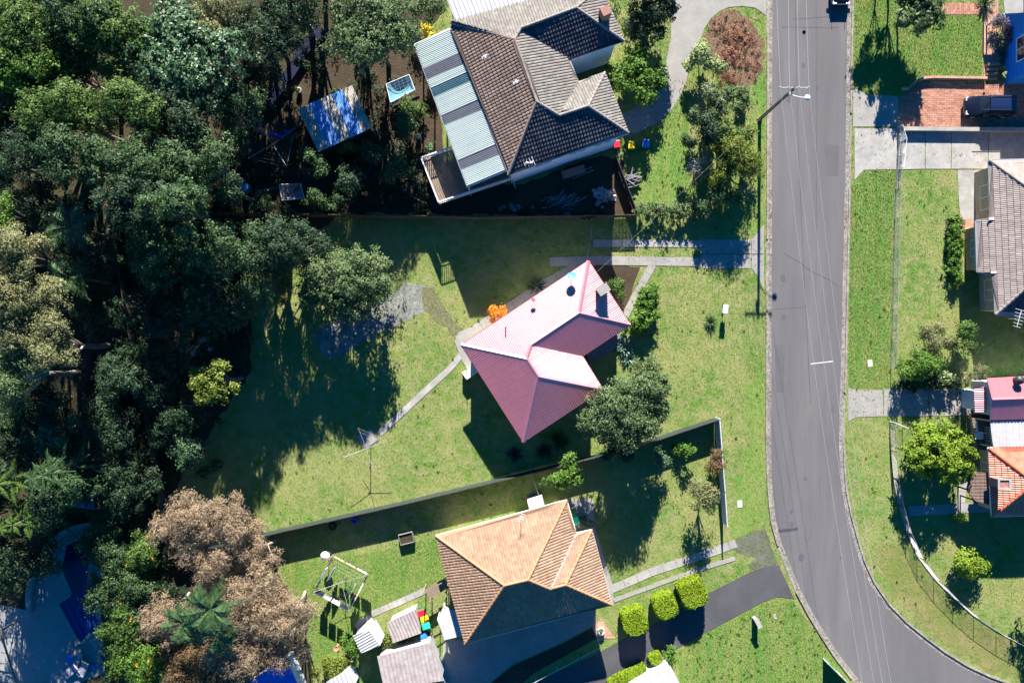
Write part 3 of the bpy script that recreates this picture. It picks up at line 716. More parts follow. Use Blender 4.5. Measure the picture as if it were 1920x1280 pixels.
sheet('driveway', [(1262, -30), (1437, -30), (1437, 30), (1416, 15), (1392, 12), (1366, 14), (1348, 22), (1332, 36), (1320, 55), (1312, 78), (1300, 106), (1292, 130), (1287, 150), (1277, 175), (1264, 200), (1246, 219), (1226, 234), (1200, 246), (1150, 262), (1130, 230), (1185, 205), (1215, 182), (1232, 150), (1250, 112), (1258, 72), (1258, 40)], .03, M['concrete'], skirt=.05)
slabs('driveway_strip', [(1112, 456), (1315, 457)], .68, 2.6, 'concrete_light', gap=.012)
slabs('driveway_strip', [(1030, 491), (1110, 488), (1312, 491)], .85, 2.5, 'concrete', gap=.012)
joints([[(1313, 449), (1408, 449), (1408, 476), (1313, 476)], [(1313, 477), (1408, 477), (1408, 503), (1313, 503)], [(1409, 449), (1420, 437), (1432, 420), (1432, 476), (1409, 476)], [(1409, 477), (1432, 477), (1432, 545), (1422, 520), (1409, 503)]], .03, 'driveway', 'concrete')
slabs('garden_path', [(1224, 496), (1205, 530), (1172, 592)], .72, .95, 'concrete')
slabs('garden_path', [(1088, 500), (1030, 530), (960, 575), (880, 628), (858, 640)], 1.15, 1.2, 'concrete')
slabs('garden_path', [(868, 660), (845, 690), (800, 730), (760, 768), (712, 812)], .6, 1.3, 'concrete_light', gap=.01)
joints([[(860, 622), (885, 612), (890, 640), (882, 700), (866, 676), (852, 640)], [(669, 817), (697, 803), (711, 824), (684, 841)]], .05, 'paved_pad', 'concrete')
slabs('driveway_strip', [(1146, 1104), (1180, 1090), (1220, 1072), (1300, 1046), (1345, 1031), (1380, 1018)], .78, 1.3, 'concrete_light')
slabs('driveway_strip', [(1150, 1125), (1210, 1103), (1300, 1070), (1378, 1046)], .42, 3.2, 'concrete')
sheet('broken_crossing', [(1380, 1012), (1405, 1000), (1436, 990), (1446, 1025), (1458, 1055), (1440, 1062), (1416, 1072), (1402, 1060), (1420, 1045), (1396, 1040), (1380, 1035)], Z2, M['sand'], .1)
sheet('driveway', [(970, 1290), (1100, 1235), (1160, 1202), (1230, 1166), (1325, 1113), (1412, 1069), (1443, 1060), (1460, 1058), (1472, 1085), (1489, 1122), (1457, 1118), (1430, 1128), (1322, 1186), (1270, 1215), (1180, 1262), (1130, 1290), (1040, 1340), (900, 1340)], .03, M['tar'], skirt=.05)
sheet('concrete_yard', [(826, 1290), (832, 1195), (870, 1200), (1112, 1135), (1118, 1168), (1060, 1200), (960, 1245), (905, 1290)], .03, M['concrete'], skirt=.05)
sheet('concrete_yard', [(1062, 935), (1112, 935), (1116, 990), (1150, 1100), (1150, 1135), (1120, 1135), (1080, 1000)], .02, M['concrete'], skirt=.03)
sheet('flower_bed', [(905, 1292), (960, 1248), (1060, 1203), (1118, 1171), (1130, 1190), (1000, 1262), (968, 1292)], Z1+.004, M['dirt'])
joints([[(1599, 163), (1625, 178), (1684, 180), (1685, 238), (1599, 238)]], .03, 'driveway', 'concrete')
joints([[(1602, 241), (1684, 241), (1683, 318), (1620, 319), (1602, 338)], [(1685, 247), (1734, 247), (1734, 317), (1684, 318)], [(1735, 247), (1783, 247), (1783, 317), (1735, 317)], [(1784, 247), (1852, 247), (1852, 317), (1784, 317)], [(1853, 247), (1960, 247), (1960, 317), (1853, 317)], [(1795, 319), (1836, 319), (1836, 412), (1800, 412), (1797, 370)]], .035, 'driveway', 'concrete_light')
joints([[(1590, 727), (1604, 731), (1655, 731), (1656, 780), (1606, 782), (1590, 790)], [(1657, 729), (1740, 729), (1740, 780), (1657, 780)], [(1741, 729), (1826, 729), (1826, 778), (1741, 780)]], .03, 'driveway', 'concrete')
slabs('garden_path', [(1808, 898), (1802, 930), (1800, 962)], .8, 1.1, 'concrete_light')
slabs('garden_path', [(1703, 958), (1750, 955), (1850, 950), (1960, 948)], .95, 2.0, 'concrete')
slabs('garden_path', [(696, 1151), (740, 1132), (800, 1105)], .6, .9, 'concrete_light')
joints([[(664, 1172), (676, 1158), (695, 1150), (702, 1170), (680, 1190)]], .04, 'paved_pad', 'concrete_light')

# brick paving: running bond bricks as real pieces
def brickwork(name, pts, m='brick', bl=.46, bw=.2, rot=0.0, h=.02, z=Z2):
    root = sheet(name, pts, z, M['pave_base']); W_ = [P(x, y, 0) for x, y in pts]; ca, sa = math.cos(rot), math.sin(rot)
    q = [(p.x*ca+p.y*sa, -p.x*sa+p.y*ca) for p in W_]; y0 = min(b for a, b in q); y1 = max(b for a, b in q); y = y0; r = 0; mb = MB()
    while y < y1:
        for x0, x1 in spans(q, y+bw/2):
            x = math.floor(x0/bl)*bl+(bl/2 if r % 2 else 0)-bl
            while x < x1:
                a, b = max(x, x0), min(x+bl, x1)
                if b-a > .05:
                    cx, cy = (a+b)/2, y+bw/2; hh = h+random.uniform(0, .008)
                    mb.box((cx*ca-cy*sa, cx*sa+cy*ca, z+hh/2), (b-a-.016, bw-.016, hh), rot)
                x += bl
        y += bw; r += 1
    o = stuff(mb.build('bricks', M[m], root)); return root
brickwork('brick_driveway', [(1686, 184), (1700, 176), (1716, 164), (1724, 154), (1840, 156), (1960, 158), (1960, 241), (1686, 241)])
brickwork('brick_path', [(1766, 6), (1846, 6), (1846, 28), (1766, 28)], rot=R(90))
brickwork('brick_path', [(1844, -40), (1870, -40), (1872, 120), (1868, 150), (1844, 150)], 'brick_light', rot=R(90))
brickwork('brick_terrace', [(1800, 404), (1836, 404), (1836, 432), (1800, 434)], 'brick_light')
brickwork('brick_patio', [(1120, 1200), (1110, 1175), (1128, 1160), (1153, 1195)], 'brick_light')

# pool, its paving, steps and curved wall
POOLZ = .03
sheet('pool_paving', [(-60, 1120), (60, 1145), (62, 1090), (75, 1045), (110, 1005), (150, 985), (172, 990), (190, 1060), (190, 1150), (200, 1230), (195, 1262), (160, 1275), (100, 1300), (-60, 1300)], Z3, M['pool_pave'])
struct(sheet('pool_water', [(122, 1020), (140, 1012), (162, 1010), (168, 1040), (162, 1100), (175, 1140), (172, 1185), (150, 1210), (107, 1131), (133, 1113), (112, 1065), (118, 1045)], Z3+.005, M['water']))
cp = thing('pool_coping', 'pale stone coping round the dark blue pool', 'pool edge', P(130, 1040, 0)); _l = [(162, 1010), (140, 1012), (122, 1020), (118, 1045), (112, 1065), (133, 1113), (107, 1131), (150, 1210), (172, 1185)]
for p_, q_ in zip(_l[:-1], _l[1:]):
    a_, b_ = P(*p_, 0), P(*q_, 0); n_ = max(1, int((b_-a_).length/.6))
    for i in range(n_): MB().beam(a_.lerp(b_, (i+.02)/n_)+Vector((0, 0, .04)), a_.lerp(b_, (i+.98)/n_)+Vector((0, 0, .04)), .32, .05).build('coping_stone', M['concrete_light'], cp)
po = thing('pool_steps', 'blue tiled steps descending into the end of the pool', 'pool steps', P(140, 1160, 0)); 
for k in range(5):
    a = P(110+11*k, 1131-6*k, 0); b = P(150+9*k, 1208-8*k, 0); MB().beam(a+Vector((0, 0, .035-.003*k)), b+Vector((0, 0, .035-.003*k)), .34, .02).build('step', M['pool_cover'], po)
arc = smooth([(175, 982), (150, 985), (115, 1000), (82, 1035), (64, 1075), (58, 1110), (60, 1145)]); t = thing('curved_wall', 'low curved rendered wall round the shaded pool', 'wall', P(115, 1000, 0)); mb = MB()
for a, b in zip(arc[:-1], arc[1:]): mb.beam(P(*a, 0)+Vector((0, 0, .25)), P(*b, 0)+Vector((0, 0, .25)), .42, .5)
mb.build('wall', M['pool_pave'], t)
mb = MB()
for a, b in zip(arc[:-1], arc[1:]): mb.beam(P(*a, 0)+Vector((0, 0, .53)), P(*b, 0)+Vector((0, 0, .53)), .5, .06)
mb.build('coping', M['concrete_light'], t)

# ================================================================== HOUSES
def Q(sc, ox, oy): return lambda X, Y, z: P(ox+X/sc, oy+Y/sc, z)

# ---- the pink-roofed house in the middle
pk = Q(3.048, 840, 440); E = 4.0
hs = thing('house', 'house with pink and maroon corrugated metal hip roof in the middle of the block', 'house', P(1000, 650, 0))
T_, R_, N_, Q_, S_, L_ = pk(803, 148, E), pk(1043, 515, E), pk(770, 695, E), pk(887, 885, E), pk(430, 1185, E), pk(75, 630, E)
r1, r2, r3, r4 = pk(750, 447, 5.42), pk(475, 630, 5.42), pk(450, 710, 5.78), pk(515, 810, 5.78)
for pts in ([L_, T_, r1, r2, r3], [T_, R_, r1], [R_, N_, r2, r1], [N_, Q_, r4, r3, r2], [Q_, S_, r4], [S_, L_, r3, r4]):
    roof_metal(pts, hs, M['maroon'], .19, .03)
for a, b in ((L_, r3), (r3, r4), (r4, Q_), (r4, S_), (r2, r1), (r1, T_), (r1, R_), (r3, r2)): ridge(a, b, hs, M['maroon'], .12)
gutter([L_, T_, R_, N_, Q_, S_, L_], hs, M['maroon_trim'])
wq = walls([L_, T_, R_, N_, Q_, S_], E-.05, hs, M['cream'], .5)
for i in range(6):
    a, b = wq[i], wq[(i+1) % 6]; L = (b-a).length
    for j in range(max(1, int(L/4))):
        n_ = max(1, int(L/4)); f = (j+.5)/n_; window(hs, b, a, f-.8/L, f+.8/L, 1.9, 3.1) if True else 0
# chimney, dish, vents on the roof
ch = MB(); c = P(1131, 543, 5.6); an = math.atan2(T_.y-R_.y, T_.x-R_.x)
MB().box((c.x, c.y, 5.0), (.62, .9, 1.5), an).build('chimney', M['chimney'], hs)
chm = [o for o in hs.children if o.name.startswith('chimney')][-1]
MB().box((c.x, c.y, 5.79), (.76, 1.05, .1), an).build('cap', M['concrete'], chm)
v = P(948, 612, 5.1); MB().tube(v-Vector((0, 0, .9)), v+Vector((0, 0, .1)), .05, n=8).build('vent_pipe', M['steel'], hs)
v = P(1000, 562, 4.9); MB().box(v, (.35, .3, .2), an).build('roof_vent', M['pink_metal'], hs)
def dish(root_pos, label, r=.42, face=(0, 1, .8), post=.6, m='steel'):
    t = thing('satellite_dish', label, 'satellite dish', root_pos); p = Vector(root_pos); top = p+Vector((0, 0, post))
    MB().tube(p-Vector((0, 0, .05)), top, .03, n=6).build('mast', M['steel'], t)
    f = Vector(face).normalized(); x = f.orthogonal().normalized(); y = f.cross(x); mb = MB(); n = 18; vs = []
    for k in range(5):
        rr = r*k/4
        for i in range(n):
            a = 2*math.pi*i/n; vs.append(top+f*(.16*(rr/r)**2)+(x*math.cos(a)+y*math.sin(a))*max(rr, .001))
    mb.add(vs, [(k*n+i, k*n+(i+1) % n, (k+1)*n+(i+1) % n, (k+1)*n+i) for k in range(4) for i in range(n)], True); mb.build('reflector', M[m], t)
    MB().path([top+f*.1-x*r*.9, top+f*.55], .015, 5).box(top+f*.55, (.08, .08, .08)).build('feed_arm', M['steel'], t)
dp = P(1071, 520, 4.45); dish((dp.x, dp.y, 4.35), 'round pale blue satellite dish on the pink metal roof', .42, (-.2, .7, .9), .8, 'plastic_lightblue')
# back porch steps at the lower right wing
mb = MB(); a = P(1100, 668, 0); b = P(1160, 630, 0)
st = thing('porch_steps', 'low dark porch steps along the front wall of the pink roofed house', 'steps', a)
for k in range(3): MB().beam(a+Vector((.12*k, -.3*k, .3-.1*k)), b+Vector((.12*k, -.3*k, .3-.1*k)), .34, .6-.2*k).build('step', M['timber_grey'], st)
ss = thing('rear_porch', 'small white rear landing at the left corner of the pink roofed house', 'porch', P(882, 690, 0))
MB().box(P(884, 696, 0)+Vector((0, 0, .5)), (.8, 1.5, 1.0), an).build('landing', M['cream'], ss)
mb = MB()
for x, y in ((876, 688), (887, 705), (893, 690)): p = P(x, y, 0); mb.tube(p, p+Vector((0, 0, 1.9)), .025, n=5)
mb.build('rail', M['white'], ss)

# ---- the brown and grey tiled house at the top, with its veranda roof
tq = Q(3.048, 760, 0); E = 6.3
ht = thing('house', 'large house with brown and grey tiled roof and blue-white wall at the top', 'house', P(1020, 170, 0))
a0 = tq(258, 158, E); a1 = tq(588, 1000, E); A = tq(625, 225, 8.20); B = tq(750, 582, 8.25); A0 = tq(262, 132, 6.45)
V1 = tq(660, 162, 8.05); RR = tq(975, 45, 7.90); e1 = tq(940, 342, E); e2 = tq(985, 467, E); w1 = tq(1140, 415, E); w2 = tq(1275, 760, E); rr1 = tq(880, 660, 7.65); rr2 = tq(1045, 606, 7.65)
n1 = tq(1250, 235, E); n0 = tq(1120, -70, E); nl = tq(470, -60, 6.30)
K = dict(root=ht, course=.33, width=.27)
roof_tiles([a0, a1, B, A, A0], ht, M['tile_brown'], M['ridge_brown'], .36, .27, .055, .05)
roof_tiles([A0, A, V1, RR, n0, nl], ht, M['tile_grey'], M['ridge_grey'], .33, .25)
roof_tiles([A, V1, e1, e2, rr1, B], ht, M['tile_grey'], M['ridge_grey'], .33, .25)
roof_tiles([V1, RR, n1, e1], ht, M['tile_shaded'], M['ridge_grey'], .36, .27, .055, .05)
roof_tiles([e2, w1, rr2, rr1], ht, M['tile_grey'], M['ridge_grey'], .33, .25)
roof_tiles([w1, w2, rr2], ht, M['tile_grey'], M['ridge_grey'], .33, .25)
roof_tiles([a1, w2, rr2, rr1, B], ht, M['tile_shaded'], M['ridge_grey'], .36, .27, .055, .05)
roof_tiles([RR, n0, n1], ht, M['tile_grey'], M['ridge_grey'], .33, .25)
for a, b, m in ((A0, A, 'brown'), (A, B, 'brown'), (B, a1, 'brown'), (B, rr1, 'grey'), (rr1, rr2, 'grey'), (rr2, w2, 'grey'), (rr2, w1, 'grey'), (A, V1, 'grey'), (V1, RR, 'grey'), (RR, n1, 'grey'), (RR, n0, 'grey')):
    ridge(a, b, ht, M['ridge_'+m], .13, .42)
gutter([e1, e2], ht, M['white']); gutter([a1, w2, w1], ht, M['white']); gutter([e1, n1, n0], ht, M['white'])
q = walls([a0, a1, w2, w1, e2, e1, n1, n0, nl], E-.02, ht, M['wall_white'], .45, boards=.22)
for i, fr in ((1, (.3, .62, .86)), (3, (.5,)), (6, (.3, .72)), (7, (.5,)), (0, (.2, .5, .8))):
    a, b = q[i], q[(i+1) % len(q)]; L = (b-a).length
    for f in fr: window(ht, a, b, f-.8/L, f+.8/L, 3.6, 5.1) if (b-a).length > 2 else None
for f in (0, .3): pass
dpipe = MB(); c = q[1]; dpipe.path([(c.x+.25, c.y-.1, E-.1), (c.x+.25, c.y-.1, .1), (c.x+.4, c.y-.5, .05)], .05, 6); dpipe.build('downpipe', M['white'], ht)
c = P(1134, 26, 7.6); MB().box((c.x, c.y, 7.1), (.75, .75, 2.4), R(25)).build('chimney', M['chimney'], ht)
for k, (X, Y) in enumerate(((457, 352), (632, 508))):
    p = tq(X, Y, 6.0); cc, u_, v_, n_, _ = to_plane([a0, a1, B, A, A0]); p.z = cc.z-((p-cc).x*n_.x+(p-cc).y*n_.y)/n_.z+.09
    MB().box(p, (.55, .3, .03), ax=(v_, u_, n_)).build('skylight_tile', M['glass' if False else 'white'], ht)
for X, Y in ((535, 105), (893, 340)):
    p = tq(X, Y, 6.0); MB().box(p+Vector((0, 0, .06)), (.35, .28, .3), R(20)).build('roof_patch', M['concrete_light'], ht)
# veranda roof: corrugated clear sheets with smoky bands, each sheet band a piece
v0, v1_, v2, v3 = tq(258, 162, 6.20), tq(578, 972, 6.20), tq(355, 1065, 5.65), tq(52, 255, 5.65)
ve = thing('veranda', 'pale green corrugated veranda roof with grey see-through bands beside brown tiles', 'veranda', P(880, 200, 0))
def bil(s, t): return v3.lerp(v0, s).lerp(v2.lerp(v1_, s), t)
bands = [(0, .17, 'poly_clear'), (.17, .245, 'poly_grey'), (.245, .31, 'poly_clear'), (.31, .37, 'poly_teal'), (.37, .505, 'poly_clear'), (.505, .57, 'poly_grey'), (.57, .82, 'poly_clear'), (.82, .885, 'poly_grey'), (.885, 1, 'poly_clear')]
for s0, s1, m in bands:
    roof_metal([bil(0, s0+.001), bil(0, s1-.001), bil(1, s1-.001), bil(1, s0+.001)], ve, M[m], .15, .028)
fr = MB(); 
for a, b in ((v3, v0), (v2, v1_), (v3, v2), (v0, v1_)): fr.beam(a-Vector((0, 0, .1)), b-Vector((0, 0, .1)), .14, .12)
fr.build('edge_beam', M['white'], ve)
fr = MB()
for t in (0.02, .25, .5, .75, .98): p = bil(.03, t); fr.box((p.x, p.y, p.z/2-.05), (.11, .11, p.z-.1), R(-25))
fr.build('posts', M['white'], ve)
# raised deck with railing at the corner
DZ = 2.6; dk = thing('deck', 'raised timber deck with white picket railing below the veranda roof', 'deck', P(860, 340, 0))
d0, d1, d2, d3 = [P(760+X/3.048, Y/3.048, DZ) for X, Y in ((97, 915), (195, 1165), (600, 1030), (480, 780))]
mb = MB(); n = 34
for i in range(n):
    a = d0.lerp(d3, i/n); b = d1.lerp(d2, i/n); a2 = d0.lerp(d3, (i+.85)/n); b2 = d1.lerp(d2, (i+.85)/n)
    mb.add([a, b, b2, a2]+[p-Vector((0, 0, .05)) for p in (a, b, b2, a2)], [(0, 1, 2, 3), (0, 4, 5, 1), (2, 6, 7, 3), (1, 5, 6, 2), (3, 7, 4, 0)])
stuff(mb.build('deck_boards', M['timber'], dk))
mb = MB()
for a, b in ((d0, d1), (d1, d2), (d2, d3), (d3, d0)): mb.beam(a-Vector((0, 0, .16)), b-Vector((0, 0, .16)), .08, .2)
for s in (0, .5, 1):
    for p in (d0.lerp(d1, s), d3.lerp(d2, s)): mb.box((p.x, p.y, DZ/2-.05), (.12, .12, DZ-.1))
mb.build('deck_frame', M['timber_dark'], dk)
for a, b in ((d3, d0), (d0, d1), (d1, d2)):
    L = (b-a).length; mb = MB(); k = int(L/.2); mb.beam(a+Vector((0, 0, 1.0)), b+Vector((0, 0, 1.0)), .11, .06); mb.beam(a+Vector((0, 0, .12)), b+Vector((0, 0, .12)), .05, .06)
    rl = mb.build('railing', M['white'], dk); mb = MB()
    for i in range(k): p = a.lerp(b, (i+.5)/k); mb.box(p+Vector((0, 0, .55)), (.08, .08, .86))
    stuff(mb.build('balusters', M['white'], rl))
# white roof above, lower building at the very top
wr = thing('outbuilding', 'outbuilding with flat white ribbed metal roof at the top edge', 'outbuilding', P(900, 0, 0))
g = [P(760+X/3.048, Y/3.048, 6.75) for X, Y in ((290, 132), (720, 10), (640, -160), (215, -60))]
roof_metal(g, wr, M['zinc'], .36, .04, along=g[3]-g[0]); MB().prism([tuple(p)[:2] for p in inset(g, .3)], 0, 6.6).build('wall', M['wall_white'], wr)

def antenna(label, px, py, z, h=1.3, n=5, L=.9, rot=0.6, boom=1.1):
    p = P(px, py, z+h); t = thing('tv_antenna', label, 'TV antenna', (p.x, p.y, z)); p0 = Vector((p.x, p.y, z-.15))
    MB().tube(p0, p, .022, n=6).build('mast', M['steel'], t); d = Vector((math.cos(rot), math.sin(rot), 0)); s = Vector((-d.y, d.x, 0))
    mb = MB().tube(p-d*boom/2, p+d*boom/2, .018, n=5)
    for i in range(n): c = p+d*boom*(i/(n-1)-.5); l = L*(.6+.4*i/(n-1)); mb.tube(c-s*l/2, c+s*l/2, .014, n=4)
    mb.build('aerial', M['white'], t); return t, p
t, p = antenna('four-panel TV antenna on the dark tiled roof above the blue-white wall', 992, 305, 6.9, .9, 4, .8, .4, .8)
for dx in (-.18, .18):
    for dz in (-.0, .25): MB().box(p+Vector((dx, -.05, dz)), (.28, .05, .22)).build('panel', M['white'], t)
antenna('rusty TV antenna on the orange tiled roof', 977, 970, 4.7, 1.2, 4, .6, 1.2, .7)
antenna('TV antenna on the dark slope of the grey tiled house at right', 1911, 597, 4.0, 1.4, 6, 1.1, 1.3, 1.5)

# ---- the orange tiled house below
oq = Q(3.048, 780, 860); E = 4.0
ho = thing('house', 'house with orange tiled hip roof and dark south slope at the bottom', 'house', P(980, 1070, 0))
a, b, c, d, e, f = [oq(X, Y, E) for X, Y in ((112, 438), (862, 235), (915, 425), (1005, 405), (1118, 832), (280, 1055))]
g, h, i_, j = oq(505, 722, 6.5), oq(640, 690, 6.5), oq(765, 742, 5.65), oq(855, 718, 5.6)
roof_tiles([a, b, h, g], ho, M['tile_orange'], M['ridge_orange'], .36, .25, .035, .022)
roof_tiles([b, c, i_, h], ho, M['tile_orange'], M['ridge_orange'], .36, .25, .06, .03)
roof_tiles([c, d, j, i_], ho, M['tile_orange'], M['ridge_orange'], .36, .25, .035, .022)
roof_tiles([d, e, j], ho, M['tile_orange'], M['ridge_orange'], .36, .25, .06, .03)
roof_tiles([e, f, g, h, i_, j], ho, M['tile_orange'], M['ridge_orange'], .36, .25, .05, .03)
roof_tiles([f, a, g], ho, M['tile_orange'], M['ridge_orange'], .36, .25, .06, .03)
for p, q_ in ((a, g), (g, f), (g, h), (h, b), (h, i_), (i_, j), (j, d), (j, e)): ridge(p, q_, ho, M['ridge_orange'], .13, .42)
MB().beam(c+Vector((0, 0, .06)), i_+Vector((0, 0, .08)), .22, .03).build('valley_flashing', M['zinc'], ho)
gutter([a, b, c, d, e, f, a], ho, M['white'])
q = walls([a, b, c, d, e, f], E-.02, ho, M['wall_cream'], .8)
for i in range(6):
    p, r_ = q[i], q[(i+1) % 6]; L = (r_-p).length
    for k in range(max(0, int(L/3.6))):
        ff = (k+.5)/int(L/3.6); window(ho, r_, p, ff-.75/L, ff+.75/L, 1.5, 2.9)
cc = oq(690, 262, 3.4); MB().box((cc.x, cc.y-.2, 1.6), (1.4, .9, 3.2), R(15)).build('chimney', M['wall_cream'], ho)
# timber landing and patio cover on its left side
ld = thing('landing', 'timber landing with rails at the left side of the orange roofed house', 'landing', P(820, 1100, 0))
la = [P(x, y, 1.7) for x, y in ((795, 1106), (835, 1083), (839, 1102), (807, 1122))]
mb = MB(); mb.add(la+[p-Vector((0, 0, .1)) for p in la], [(0, 1, 2, 3), (0, 4, 5, 1), (1, 5, 6, 2), (2, 6, 7, 3), (3, 7, 4, 0)]); mb.build('platform', M['timber'], ld)
mb = MB()
for p in la: mb.box((p.x, p.y, .85+.5), (.1, .1, 2.7))
for p, r_ in ((la[0], la[1]), (la[3], la[2])): mb.beam(p+Vector((0, 0, 1)), r_+Vector((0, 0, 1)), .08, .08)
mb.build('rail', M['timber'], ld)
pc = thing('patio_cover', 'white flat patio cover against the left wall of the orange roofed house', 'patio cover', P(845, 1180, 0))
pa = [P(x, y, 2.7) for x, y in ((820, 1162), (832, 1134), (858, 1148), (872, 1190), (834, 1199))]
mb = MB(); mb.prism([tuple(p)[:2] for p in pa], 2.64, 2.72); mb.build('roof', M['zinc'], pc)
mb = MB()
for p in pa: mb.box((p.x*.995, p.y, 1.32), (.09, .09, 2.64))
mb.build('posts', M['white'], pc)

# ---- right side houses
E = 3.2
h5 = thing('house', 'tan brick house with grey-pink tiled roof and awning windows at the right edge', 'house', P(1900, 440, 0))
A_, B_, C_, D_, F_, G_ = P(1855, 301, E), P(1858, 411, E), P(1830, 414, 2.65), P(1833, 510, 2.65), P(1864, 511, E), P(1867, 589, E)
ap = P(2043, 434, 6.7); ne = P(2230, 290, E); se = P(2240, 612, E); ap2 = P(2075, 434, 6.7)
roof_tiles([A_, B_, C_, D_, F_, G_, ap], h5, M['tile_slate'], M['ridge_grey'], .5, .17, .035, .045)
roof_tiles([A_, ap, ap2, ne], h5, M['tile_slate'], M['ridge_grey'], .5, .17, .035, .03)
roof_tiles([G_, se, ap2, ap], h5, M['tile_shaded'], M['ridge_grey'], .4, .25, .05, .05)  # south slope takes the tile with shade in its colour
ridge(A_, ap, h5, M['ridge_grey'], .14, .42); ridge(G_, ap, h5, M['ridge_grey'], .14, .42); ridge(ap, ap2, h5, M['ridge_grey'], .14, .42)
gutter([ne, A_, B_], h5, M['steel'], .2); gutter([B_, C_, D_, F_], h5, M['steel'], .2); gutter([F_, G_, se], h5, M['steel'], .2)
for p in ((1864, 410), (1868, 510)): c = P(*p, 3.35); MB().box(c, (1.0, .24, .06)).build('flashing', M['zinc'], h5)
wl = walls([A_, B_, C_, D_, F_, G_, se, ne], 2.62, h5, M['wall_tan'], .45)
W_ = wl
for k, (i, f0, f1) in enumerate(((0, .3, .72), (2, .3, .7), (4, .25, .75))):
    w = window(h5, W_[i], W_[i+1], f0, f1, .9, 2.2, 'timber_dark') if False else window(h5, W_[i+1], W_[i], f0, f1, .9, 2.2, 'white')
    a, b = W_[i+1], W_[i]; p0 = Vector((*a.lerp(b, f0), 0)); p1 = Vector((*a.lerp(b, f1), 0)); d = (p1-p0).normalized(); o = Vector((d.y, -d.x, 0)); U = Vector((0, 0, 1))
    if k < 2: MB().beam(p0+o*.55+U*1.1, p1+o*.55+U*1.1, .16, .05).build('sill', M['cream'], w)
h6 = thing('house', 'pale blue house with pink and maroon metal gable roof at the right edge', 'house', P(1900, 745, 0))
e0, e1_, rd, rd1, s0, s1 = P(1850, 709, 3.2), P(2060, 697, 3.2), P(1860, 749, 3.95), P(2070, 742, 3.95), P(1855.5, 787, 3.2), P(2062, 782, 3.2)
roof_metal([e0, e1_, rd1, rd], h6, M['pink_metal'], .2, .02); roof_metal([s0, rd, rd1, s1], h6, M['maroon'], .2, .02); ridge(rd, rd1, h6, M['pink_metal'], .13)  # north plane lighter red, south plane maroon
q = walls([e0, e1_, s1, s0], 3.1, h6, M['wall_white'], .4, boards=.22)
gp = (q[0]+q[3])/2; MB().add([(q[0].x, q[0].y, 3.1), (q[3].x, q[3].y, 3.1), (gp.x, gp.y, 3.75), (q[0].x+.15, q[0].y, 3.1), (q[3].x+.15, q[3].y, 3.1), (gp.x+.15, gp.y, 3.75)], [(0, 1, 2), (3, 5, 4), (0, 2, 5, 3), (1, 4, 5, 2)]).build('gable', M['wall_white'], h6)
pr = [P(1826, 729, 2.6), P(1849, 724, 2.8), P(1850, 772, 2.8), P(1828, 774, 2.6)]; roof_metal(pr, h6, M['maroon'], .2, .02)
o = [x for x in h6.children if x.name.startswith('roof')][-1]; o['label'] = 'dark red lean-to porch roof'
MB().prism([tuple(p)[:2] for p in inset(pr, .25)], 0, 2.5).build('porch_wall', M['wall_white'], h6)
window(h6, q[3], q[0], .3, .7, 1.0, 2.2)
dv = P(1907, 712, 3.6); MB().lathe((dv.x, dv.y, 3.3), [(.25, 0), (.25, .5), (.42, .6), (.36, .85), (0, .95)], 12).build('roof_vent', M['dark_metal'], h6)
aw = thing('awning', 'white corrugated flat awning between the pink and the red roofs', 'awning', P(1890, 812, 0))
wp = [P(1856, 789, 3.05), P(2060, 783, 3.05), P(2062, 832, 3.0), P(1862, 838, 3.0)]; roof_metal(wp, aw, M['zinc'], .3, .035)
mb = MB()
for p in (wp[0], wp[3]): mb.box((p.x+.15, p.y, 1.4), (.09, .09, 2.8))
mb.build('posts', M['white'], aw)
E = 3.0
h7 = thing('house', 'house with bright red glazed tile roof and square chimney at the right edge', 'house', P(1900, 900, 0))
A_, B_, ap, ap2, ne, se = P(1852.5, 839.5, E), P(1860, 968, E), P(1940, 905, 4.75), P(2050, 900, 4.75), P(2100, 832, E), P(2105, 962, E)
roof_tiles([A_, B_, ap], h7, M['tile_red'], M['ridge_red'], .48, .2, .045, .045)
roof_tiles([A_, ap, ap2, ne], h7, M['tile_red'], M['ridge_red'], .48, .2, .03, .025); roof_tiles([B_, se, ap2, ap], h7, M['tile_red'], M['ridge_red'], .48, .2, .045, .04)
for p, r_ in ((A_, ap), (B_, ap), (ap, ap2)): ridge(p, r_, h7, M['ridge_red'], .15, .42)
gutter([ne, A_, B_, se], h7, M['white']); q = walls([A_, B_, se, ne], E-.02, h7, M['wall_tan'], .45); window(h7, q[1], q[0], .55, .8, 1, 2.2); window(h7, q[1], q[0], .1, .3, 1, 2.2)
c = P(1876, 905, 4.4); MB().box((c.x, c.y, 4.1), (.85, .75, 1.6)).build('chimney', M['chimney'], h7); cm = [x for x in h7.children if x.name.startswith('chimney')][-1]
mb = MB()
for x, y, w, l in ((-.5, 0, .18, .95), (.5, 0, .18, .95), (0, .42, .82, .16), (0, -.42, .82, .16)): mb.box((c.x+x, c.y+y, 4.95), (w, l, .1))
mb.build('cap', M['concrete_light'], cm)
pg = thing('pergola', 'brown shingled porch roof at the left of the red tiled house', 'porch', P(1832, 915, 0))
pp = [P(1822, 884, 2.5), P(1855, 886, 2.6), P(1855, 946, 2.6), P(1826, 938, 2.5), P(1812, 918, 2.45), P(1816, 900, 2.45)]
roof_tiles(pp, pg, M['thatch'], M['timber_dark'], .4, .3, .02, .02); mb = MB()
for p in (pp[0], pp[3], pp[4]): mb.box((p.x+.15, p.y, 1.2), (.12, .12, 2.4))
mb.build('posts', M['timber_dark'], pg)
dk = thing('terrace', 'narrow timber terrace with white railing left of the white awning', 'deck', P(1842, 830, 0))
